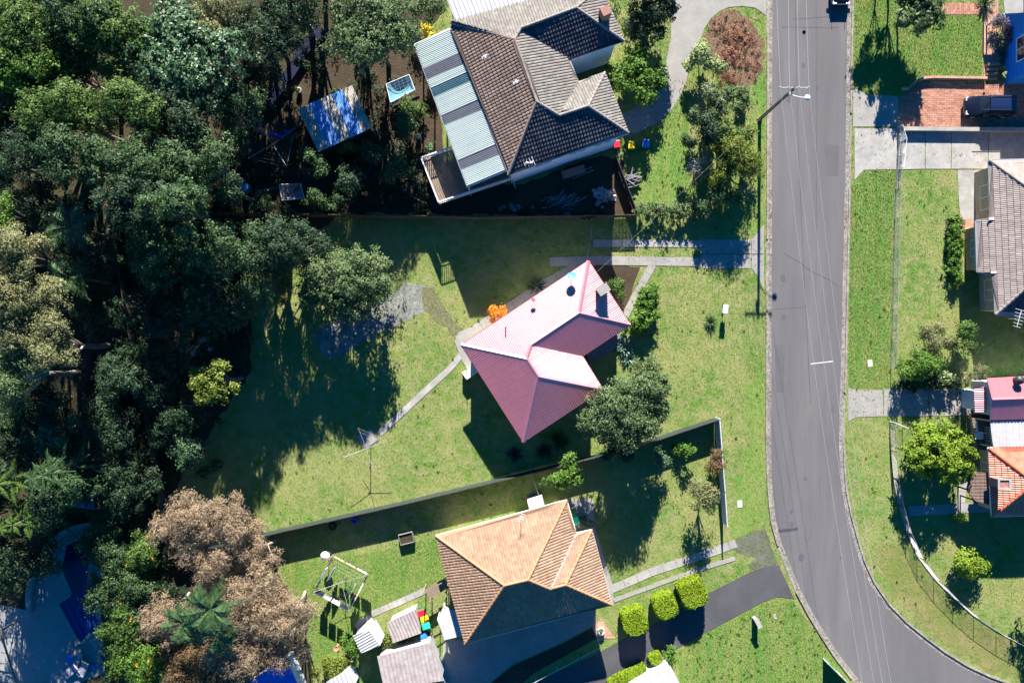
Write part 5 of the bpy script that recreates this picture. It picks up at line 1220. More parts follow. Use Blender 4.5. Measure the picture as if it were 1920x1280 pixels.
# stone and log heaps in the yard under the tiled house
def heap(label, cat, name, px, py, rx, ry, n, kind, m, z=0):
    t = thing(name, label, cat, P(px, py, z)); nm = 'log' if kind == 'log' else 'stone'
    for i in range(n):
        x, y = px+random.gauss(0, rx*.5), py+random.gauss(0, ry*.5); p = P(x, y, 0); mb = MB()
        if kind == 'log':
            a = random.gauss(.35, .35); l = random.uniform(.6, 1.5); d = Vector((math.cos(a), math.sin(a), random.uniform(-.15, .15))); p.z = random.uniform(.08, .6); mb.tube(p-d*l/2, p+d*l/2, random.uniform(.04, .08), n=6)
        elif kind == 'plank':
            a = random.gauss(-.1, .06); l = random.uniform(1.5, 2.6); d = Vector((math.cos(a), math.sin(a), 0)); p.z = random.uniform(.05, .3); mb.beam(p-d*l/2, p+d*l/2, .14, .04)
        else:
            r = random.uniform(.14, .3); p.z = random.uniform(.0, .3); vs = []
            mb.lathe(p, [(0, -r*.5), (r*random.uniform(.7, 1), -r*.2), (r*random.uniform(.8, 1.1), r*.25), (r*.5, r*.55), (0, r*.6)], 7)
            mb.v = [(a_+random.uniform(-.04, .04), b_+random.uniform(-.04, .04), c_) for a_, b_, c_ in mb.v]
        mb.build(nm, M[m], t)
    return t
heap('heap of grey firewood sticks above the top fence', 'wood pile', 'wood_pile', 1052, 378, 28, 14, 55, 'log', 'timber_grey'); heap('flat stack of long grey planks against the top fence', 'plank stack', 'plank_stack', 1048, 400, 10, 7, 10, 'plank', 'timber_grey')
heap('row of round cut logs at the top fence', 'log pile', 'log_pile', 962, 390, 32, 8, 18, 'stone', 'timber_grey'); heap('heap of broken blue-grey stones by the dark sheet fence', 'stone heap', 'stone_heap', 1130, 368, 22, 22, 34, 'stone', 'stone')
heap('pile of weathered timber outside the dark sheet fence', 'timber pile', 'timber_pile', 1183, 340, 9, 14, 26, 'log', 'timber_grey')
o = MB().path([P(1113, 368, .5), P(1128, 373, .55)], .08, 8).build('pipe', M['plastic_lightblue']); tag(o, 'bright blue pipe lying on the stone heap', 'pipe')
st_ = thing('garden_statue', 'white pale statue figure lying beside the stone heap', 'statue', P(1151, 375, 0)); MB().lathe(P(1150, 372, .0), [(.16, 0), (.14, .5), (.2, .8), (.08, .95), (.13, 1.05), (.1, 1.2), (0, 1.25)], 10).build('figure', M['white'], st_); MB().box(P(1150, 372, .03), (.5, .5, .1)).build('plinth', M['concrete'], st_)
o = MB().box(P(1075, 323, .4), (2.2, .7, .8), R(17)).build('crate', M['chimney']); tag(o, 'reddish brown crate against the blue-white wall', 'crate')
ldr = thing('ladder', 'ladder lying on the ground below the tiled house', 'ladder', P(1090, 328, 0)); a, b = P(1072, 332, .1), P(1112, 316, .1)
s = Vector((b.y-a.y, a.x-b.x, 0)).normalized()*.18
for k in (-1, 1): MB().beam(a+s*k, b+s*k, .04, .06).build('rail', M['steel'], ldr)
for i in range(8): MB().tube(a.lerp(b, (i+.5)/8)-s, a.lerp(b, (i+.5)/8)+s, .015, n=5).build('rung', M['steel'], ldr)
pl_ = thing('planter_pot', 'round white planter pot on the brick patio corner', 'planter', P(1127, 1183, 0)); c = P(1127, 1184, .5); MB().lathe((c.x, c.y, 0), [(.25, 0), (.34, .3), (.36, .5), (.27, .5), (.25, .42), (0, .42)], 16).build('pot', M['cream'], pl_)
quads_mesh('plant', clump_leaves([(c.x, c.y, .5)], [.15], 90, .14, .06, .1), M['l_mid'], pl_)
# outdoor things by the pool
def chair(label, px, py, rot, m, name='lounge_chair', w=.7, l=1.7):
    c = P(px, py, .4); t = thing(name, label, 'chair', (c.x, c.y, 0)); d = Vector((math.cos(rot), math.sin(rot), 0)); s = Vector((-d.y, d.x, 0)); U = Vector((0, 0, 1))
    MB().box(c-d*.25, (l*.62, w, .14), ax=(d, s, U)).build('seat', M[m], t); k = (d*.8+U*.6).normalized(); MB().box(c+d*l*.3+U*.22, (l*.42, w, .12), ax=(k, s, s.cross(k)*-1)).build('backrest', M[m], t)
    for x in (-l*.45, l*.05):
        for y in (-w*.42, w*.42): q = c+d*x+s*y; MB().box((q.x, q.y, .17), (.05, .05, .34)).build('leg', M['dark_metal'], t)
chair('grey padded lounge chair at the pool corner in sun', 146, 1234, R(60), 'cloth_grey'); chair('grey padded lounge chair nearest the bottom edge by the pool', 134, 1256, R(40), 'cloth_grey'); chair('grey lounge chair shaded beside the planting', 157, 1252, R(62), 'cloth_grey'); chair('bright blue folding chair on the pool paving', 131, 1232, R(65), 'plastic_blue', 'folding_chair', .6, 1.0)
o = thing('toy_float', 'small blue float lying on sunlit paving', 'float', P(176, 1249, 0)); c = P(176, 1249, .1); MB().lathe(c, [(0, -.08), (.22, -.06), (.28, .04), (.16, .14), (0, .16)], 12).build('body', M['plastic_blue'], o)
pr_ = thing('pergola', 'open slatted pergola at the bottom left corner', 'pergola', P(5, 1240, 0)); a0_, a1_, b0_, b1_ = P(-60, 1170, 2.4), P(-20, 1330, 2.4), P(0, 1182, 2.4), P(45, 1325, 2.4)
for p, q_ in ((a0_, a1_), (b0_, b1_)): MB().beam(p, q_, .1, .16).build('beam', M['timber'], pr_)
for i in range(8): MB().beam(a0_.lerp(a1_, i/7)+Vector((0, 0, .1)), b0_.lerp(b1_, i/7)+Vector((0, 0, .1)), .05, .08).build('rafter', M['cream'], pr_)
for p in (b0_, b1_, a0_, a1_): MB().box((p.x, p.y, 1.2), (.12, .12, 2.35)).build('post', M['timber'], pr_)
tt = thing('shade_sail', 'small teal sheet roof glimpsed between forest trees', 'shade sail', P(157, 940, 0)); g = [P(x, y, 2.3) for x, y in ((128, 935), (172, 925), (177, 955), (135, 950))]; roof_metal(g, tt, M['plastic_lightblue'], .3, .02); mb = MB()
for p in g: mb.tube((p.x, p.y, 0), p, .04, n=6)
mb.build('posts', M['white'], tt)
sl = thing('blue_tarpaulin', 'long dark blue sheet fence bending beside the garden shed', 'sheet', P(560, 130, 0)); pts = smooth([(606, 58), (575, 92), (548, 140), (520, 175), (500, 205)]); mb = MB(); tarp_l = [P(*p, 0) for p in pts]
for a, b in zip(tarp_l[:-1], tarp_l[1:]): mb.beam(a+Vector((0, 0, .55)), b+Vector((0, 0, .55)), 1.0, .04); 
mb.build('sheet', M['cloth_navy'], sl); mb = MB()
for p in tarp_l[::2]: mb.tube(p, p+Vector((0, 0, .6)), .03, n=5)
mb.build('posts', M['timber_grey'], sl)

# pots, tubs and bits in the cluttered top yard
pots = [(668, 118, 'terracotta'), (560, 170, 'cream'), (600, 153, 'stone'), (705, 250, 'plastic_blue'), (752, 268, 'terracotta'), (784, 258, 'plastic_blue'), (797, 300, 'stone'), (690, 300, 'terracotta'), (640, 300, 'cream'), (480, 300, 'stone'), (780, 345, 'plastic_blue'), (845, 372, 'plastic_lightblue')]
where = ['above the striped shed, near its top corner', 'by the bend of the dark blue sheet fence', 'ringed with dirt above the striped shed', 'right of the striped shed', 'left of the plants below the netted cage', 'beside the leafy plant at the veranda', 'next to the deck corner post', 'below right of the striped shed', 'below the striped shed', 'under the towel clothes line', 'left of the deck in shade', 'below the deck railing']
for (x, y, m), w_ in zip(pots, where):
    c = P(x, y, .3); r = random.uniform(.2, .3); t = thing('plant_pot', {'terracotta': 'terracotta', 'cream': 'cream', 'stone': 'grey stone', 'plastic_blue': 'blue plastic', 'plastic_lightblue': 'light blue plastic'}[m]+' plant pot '+w_, 'plant pot', (c.x, c.y, 0), 'plant pots in the top yard')
    MB().lathe((c.x, c.y, 0), [(r*.7, 0), (r, .4), (r*1.06, .42), (r*.85, .42), (r*.8, .36), (0, .36)], 12).build('pot', M[m], t); quads_mesh('plant', clump_leaves([(c.x, c.y, .5)], [r*.9], 120, .18, .07, .12), M['l_mid'], t)
for x0, y0, x1, y1, lab in ((706, 298, 690, 322, 'thin grey plank leaning in the yard right of the striped shed'), (735, 345, 790, 378, 'long grey board lying left of the deck'), (590, 372, 655, 374, 'low timber edging above the top fence'), (735, 352, 770, 330, 'narrow plank crossing the long grey board'), (480, 358, 520, 352, 'short plank beside the white framed cover')):
    o = MB().beam(P(x0, y0, .12), P(x1, y1, .12), .14, .05).build('plank', M['timber_grey']); tag(o, lab, 'plank')

# ================================================================== PLANTS ROUND THE HOUSES
tree('bush', 'glossy dark green shrub tree by the top driveway curve', 'shrub', 1200, 140, (56, 48), 4.2, 3.4, 'l_bright', .26, .17, 300)
tree('tree', 'dark shaded tree beyond the top house corner', 'tree', 1210, 45, (52, 52), 5.2, 4, 'l_dark', .26, .14, 240); tree('tree', 'dark tree cut by the top edge beside the driveway', 'tree', 1225, -30, (60, 50), 6.5, 5, 'l_forest', .26, .14, 220)
tree('shrub', 'pale variegated shrub on the driveway bend', 'shrub', 1321, 110, (36, 30), 2.6, 2.0, 'l_pale', .24, .16, 330)
leafy_strip('ground_cover', 'low reddish brown ground cover on the verge garden', 'ground cover', [(1345, 40), (1368, 70), (1382, 100), (1390, 130), (1375, 150), (1350, 140), (1360, 90), (1378, 50)], 2.6, .25, 'l_red', 105, .2, .05, rc=.9)
leafy_strip('ground_cover', 'patch of reddish creeping plants nearest the kerb', 'ground cover', [(1395, 45), (1412, 80), (1414, 110), (1402, 140)], 1.8, .22, 'l_red', 100, .2, .05, rc=.8)
tree('shrub', 'grey-green shrub below the reddish ground cover', 'shrub', 1335, 195, (50, 32), 4.6, 3.4, 'l_grey', .24, .12, 360, extra=('l_silver', 260, .22, .1))
tree('shrub', 'grey shrub arm reaching to the kerb', 'shrub', 1385, 190, (36, 22), 2.8, 2.2, 'l_grey', .24, .12, 360)
tree('shrub', 'feathery yellow-green shrub next to the pole shadow', 'shrub', 1380, 290, (50, 54), 5.6, 5.0, 'l_yellow', .28, .08, 620, radial=True)
tree('shrub', 'small yellow-green shoot below the feathery shrub', 'shrub', 1343, 340, (22, 16), 3.0, 2, 'l_yellow', .28, .07, 330, radial=True)
tree('shrub', 'dark shrub between the verge garden and lawn', 'shrub', 1325, 250, (36, 36), 5.4, 4, 'l_dark', .24, .12, 330)
tree('shrub', 'dark shrub south of the feathery yellow one', 'shrub', 1350, 375, (40, 28), 3.8, 2.6, 'l_forest', .24, .12, 240)
tree('bare_shrub', 'silvery leafless shrub beside the feathery yellow shrub', 'shrub', 1306, 313, (22, 22), 2.6, 2.0, 'l_silver', .2, .05, 70, bark='bark_pale', twigs=9)
tree('tree', 'tall thin wispy tree shading the driveway crossing', 'tree', 1366, 256, (42, 38), 6.0, 5.2, 'l_mid', .26, .12, 300)
leafy_strip('hedge', 'pale green straggling hedge along the top boundary', 'hedge', [(1192, 396), (1230, 398), (1270, 400), (1318, 392)], 1.3, 1.5, 'l_grey', 460, .2, .12, rc=.6)
tree('tree', 'broad lumpy grey-green tree before the pink-roofed house', 'tree', 1166, 772, (84, 66), 8.0, 6.4, 'l_grey', .22, .12, 620, k=42, rot=R(25), rcf=.3)
tree('tree', 'grey-green crown tucked behind the broad lumpy tree', 'tree', 1215, 735, (44, 50), 8.2, 6, 'l_grey', .24, .13, 320, k=14, rcf=.34)
leafy_strip('hedge', 'bright green leafy hedge along the front path', 'hedge', [(1226, 545), (1215, 572), (1202, 598), (1190, 618)], 2.0, 1.6, 'l_bright', 900, .24, .14, rc=.8, ragged=.1)
blades('agave', 'large grey-green agave clump at the corner of the pink roof', 'agave', 1172, 648, 90, 1.0, .13, 'l_agave', base_r=.55); blades('agave', 'smaller agave rosette south of the large one', 'agave', 1177, 672, 45, .8, .12, 'l_agave', base_r=.3)
tree('shrub', 'orange flowering shrub against the long pink eave', 'shrub', 938, 590, (20, 13), 2.3, 1.6, 'l_orange', .2, .13, 520, rot=R(30)); blades('flax', 'dark strappy clump beside the long path', 'flax', 1006, 537, 60, 1.0, .07, 'l_dark', base_r=.4)
tree('shrub', 'mixed green weeds in the front flower bed', 'shrub', 1155, 540, (22, 26), 1.2, 1.1, 'l_mid', .2, .1, 260)
blades('yucca', 'spiky small yucca on the front lawn', 'yucca', 1331, 604, 90, .85, .06, 'l_palm', base_r=.12)
for x, y, s, d_ in ((1048, 825, 1.3, 'under the lower roof corner'), (1020, 845, 1.0, 'left of the dark rosette palms'), (965, 850, .9, 'near the bottom roof corner')): blades('cycad', 'dark spiky cycad in shade '+d_, 'cycad', x, y, 80, s, .07, 'l_dark', base_r=.2)
tree('tree', 'light green young tree between fence and orange roof', 'tree', 1060, 893, (34, 34), 3.9, 2.6, 'l_bright', .28, .14, 260, k=14, rcf=.24)
tree('tree', 'small dark tree under the boundary fence shade', 'tree', 1162, 850, (36, 22), 2.4, 2.0, 'l_dark', .26, .13, 240)
tree('bush', 'small bright green bush on the dry lawn', 'bush', 1285, 844, (17, 15), 2.0, 1.4, 'l_bright', .22, .13, 380); tree('bush', 'blue-green upright bush west of the dry lawn', 'bush', 1234, 862, (18, 26), 2.4, 1.8, 'l_blue', .22, .12, 260)
tree('bush', 'rusty brown round bush touching the pale fence', 'bush', 1338, 871, (21, 22), 2.3, 1.7, 'l_brown', .18, .07, 620); tree('tree', 'wispy olive weeping tree by the pale fence', 'tree', 1320, 930, (34, 34), 3.9, 2.4, 'l_olive', .26, .09, 240, k=12, droop=.6)
# across the road
tree('tree', 'pale-leaved tree overhanging the front lawn at the top right', 'tree', 1718, 20, (46, 46), 4.9, 3.2, 'l_grey', .34, .18, 260, k=22, rcf=.26); tree('tree', 'darker crown of a verge tree at the top edge', 'tree', 1700, -40, (60, 40), 5.6, 4, 'l_mid', .3, .15, 240)
tree('tree', 'thin verge tree cut off by the top edge', 'tree', 1668, -50, (40, 40), 5, 4, 'l_mid', .3, .15, 200)
tree('shrub', 'mauve flowering shrub by the blue wall, upper one', 'shrub', 1878, 42, (13, 14), 1.5, 1.2, 'l_purple', .2, .1, 460); tree('shrub', 'purple shrub by the blue wall, lower one', 'shrub', 1888, 66, (14, 14), 1.4, 1.1, 'l_purple', .2, .1, 500)
blades('yucca', 'strappy yucca beside the blue wall', 'yucca', 1880, 98, 70, 1.1, .08, 'l_agave', base_r=.3); blades('yucca', 'yucca at the foot of the brick steps', 'yucca', 1872, 136, 80, 1.0, .07, 'l_pale', base_r=.15)
blades('fern', 'dark fern clump at the path top', 'fern', 1845, 8, 80, 1.1, .09, 'l_palm', base_r=.25)
leafy_strip('hedge', 'narrow bright green hedge row before the tan house', 'hedge', [(1788, 412), (1790, 440), (1788, 470), (1789, 500), (1790, 528)], 1.15, 1.0, 'l_bright', 720, .24, .12, rc=.55)
struct(sheet('gravel_bed', [(1772, 410), (1784, 400), (1786, 470), (1780, 490), (1772, 460)], Z1+.006, M['sand'], .06))
tree('bush', 'olive green bush left of the dark round bush', 'bush', 1750, 632, (30, 27), 2.5, 2.0, 'l_olive', .2, .08, 420); tree('bush', 'dark round olive bush at the side of the tan house', 'bush', 1807, 632, (29, 30), 2.8, 2.2, 'l_mid', .2, .1, 460)
tree('bush', 'bright feathery green bush over the end of the mesh fence', 'bush', 1718, 685, (48, 32), 2.7, 2.2, 'l_bright', .28, .08, 460, radial=True); tree('bush', 'pale speckled bush end beside the feathery bush', 'bush', 1770, 708, (16, 12), 1.6, 1.2, 'l_pale', .2, .12, 380)
tree('shrub', 'wispy straw-tipped shrub beside the pink gable roof', 'shrub', 1833, 706, (24, 20), 3.2, 2.2, 'l_olive', .24, .05, 260, bark='bark_pale', twigs=4)
leafy_strip('hedge', 'dark clipped hedge behind the shaded driveway', 'hedge', [(1690, 715), (1740, 718), (1800, 712)], 1.3, 1.4, 'l_dark', 380, .22, .12, rc=.65)
tree('tree', 'round lime green tree on the lawn by the red roof', 'tree', 1768, 848, (66, 54), 5.0, 4.2, 'l_lime', .26, .15, 640, k=60, rcf=.25, subr=.26); tree('bush', 'small round bright green bush on the shaded lawn', 'bush', 1820, 1056, (31, 21), 2.1, 1.7, 'l_lime', .2, .13, 900, k=22, rcf=.45)
tree('bush', 'tiny yellow bush at the path corner', 'bush', 1801, 968, (8, 8), .9, .7, 'l_gold', .16, .1, 500); tree('tree', 'dark tree casting shade at the right edge', 'tree', 1975, 1120, (40, 40), 4.5, 3, 'l_mid', .28, .14, 240)
# clipped topiary blocks and low hedges by the asphalt driveway
def topiary(label, px, py, rot, s=2.15, h=2.05, name='topiary', cat='topiary', rnd=.7):
    c = P(px, py, h); t = thing(name, label, cat, (c.x, c.y, 0), 'clipped cube shrubs'); sx, sy = (s, s) if not isinstance(s, tuple) else s
    n = int((sx*sy+2*(sx+sy)*h)*430); f = rng.random(n); p = rng.uniform(-.5, .5, (n, 3)); top_ = f < sx*sy/(sx*sy+2*(sx+sy)*h)*1.25; side = ~top_; q = rng.integers(0, 4, n)
    p[top_, 2] = .5; nn = np.zeros((n, 3)); nn[top_, 2] = 1
    for k, (ax_, sg) in enumerate(((0, 1), (0, -1), (1, 1), (1, -1))): m_ = side & (q == k); p[m_, ax_] = .5*sg; nn[m_, ax_] = sg
    r_ = np.linalg.norm(p, axis=1)[:, None]; p = p*np.minimum(1, rnd/r_); p += rng.normal(size=(n, 3))*.018; p = p*np.array([sx, sy, h*.94])+np.array([0, 0, h*.53])
    nn = nn*.9+rng.normal(size=(n, 3))*.45; ca, sa = math.cos(rot), math.sin(rot); Rm = np.array([[ca, -sa, 0], [sa, ca, 0], [0, 0, 1]]); V = leaf_quads(p@Rm.T+np.array([c.x, c.y, 0]), nn@Rm.T, .15, .09)
    quads_mesh('crown', V, M['l_hedge'], t); mb = MB(); mb.box((c.x, c.y, h*.52), (sx*.86, sy*.86, h*.8), rot); mb.build('inner_twigs', M['l_forest'], t); MB().tube((c.x, c.y, 0), (c.x, c.y, .4), .06, n=6).build('trunk', M['bark'], t)
topiary('clipped lime cube shrub nearest the orange roof', 1191, 1168, R(14)); topiary('middle one of three clipped lime cube shrubs', 1249, 1140, R(19), 2.08, 1.95, rnd=.66); topiary('clipped lime cube shrub nearest the road', 1301, 1115, R(22), 2.25, 2.12, rnd=.72)
topiary('small clipped lime cube hedge by the white carport roof', 1230, 1236, R(25), (1.1, .9), 1.0, 'hedge', 'hedge'); topiary('long low clipped lime hedge at the bottom edge', 1176, 1268, R(26), (3.6, .8), .9, 'hedge', 'hedge')
tree('bush', 'round mid-green bush at the corner of the white carport', 'bush', 1257, 1232, (14, 15), 1.5, 1.2, 'l_bright', .18, .1, 520)
# lower left garden
tree('bush', 'lime yellow bush among the bottom sheds', 'bush', 625, 1252, (40, 24), 2.2, 1.8, 'l_yellow', .2, .11, 480, k=14); tree('bush', 'bright green bush left of the pale gabled shed', 'bush', 657, 1213, (16, 20), 1.9, 1.6, 'l_bright', .2, .11, 460); tree('bush', 'small lime bush between the two tin sheds', 'bush', 726, 1197, (11, 14), 1.7, 1.3, 'l_yellow', .2, .12, 460)
tree('bush', 'dark plants behind the rusty tin shed', 'bush', 765, 1205, (22, 10), 1.2, 1.0, 'l_forest', .2, .1, 300); tree('shrub', 'dark planted corner inside the orange roof recess', 'shrub', 1097, 978, (15, 12), 1.4, 1.1, 'l_forest', .2, .1, 340)
tree('bush', 'golden yellow bush at the top end of the veranda', 'bush', 802, 64, (18, 14), 3.6, 2.6, 'l_gold', .2, .11, 560)
# top yard plants
for px, py, r, h, lf, d_ in ((775, 210, (24, 24), 3.0, 'l_mid', 'leafy plant beside the veranda edge'), (632, 180, (14, 10), 1.4, 'l_blue', 'pale-leaved plant at the top of the striped shed'), (650, 275, (22, 14), 2.6, 'l_mid', 'shrub at the lower edge of the striped shed'), (590, 310, (34, 28), 4.6, 'l_forest', 'dark shrub below the striped shed'), (760, 245, (22, 28), 5.2, 'l_forest', 'dark shrub in the gap left of the deck'), (740, 320, (34, 24), 4.4, 'l_forest', 'greyish low shrub left of the deck corner'), (655, 345, (32, 30), 5.4, 'l_dark', 'round dark shrub above the top fence'), (805, 280, (9, 10), 1.2, 'l_blue', 'small pale plant by the deck railing'), (700, 285, (30, 26), 5.2, 'l_dark', 'dark shrub right of the striped shed'), (600, 378, (44, 18), 4.2, 'l_forest', 'dark shrubs along the top fence'), (490, 380, (26, 16), 2.4, 'l_grey', 'pale dappled shrub near the white framed cover'), (1105, 400, (18, 10), 1.2, 'l_dark', 'dark weeds below the stone heap')):
    tree('shrub', d_, 'shrub', px, py, r, h, h*.75, lf, .22, .12, 380)
leafy_strip('hedge', 'dark green trimmed hedge running up to the towel line', 'hedge', [(440, 285), (462, 250), (486, 222)], 1.5, 1.8, 'l_blue', 420, .2, .11, rc=.7)

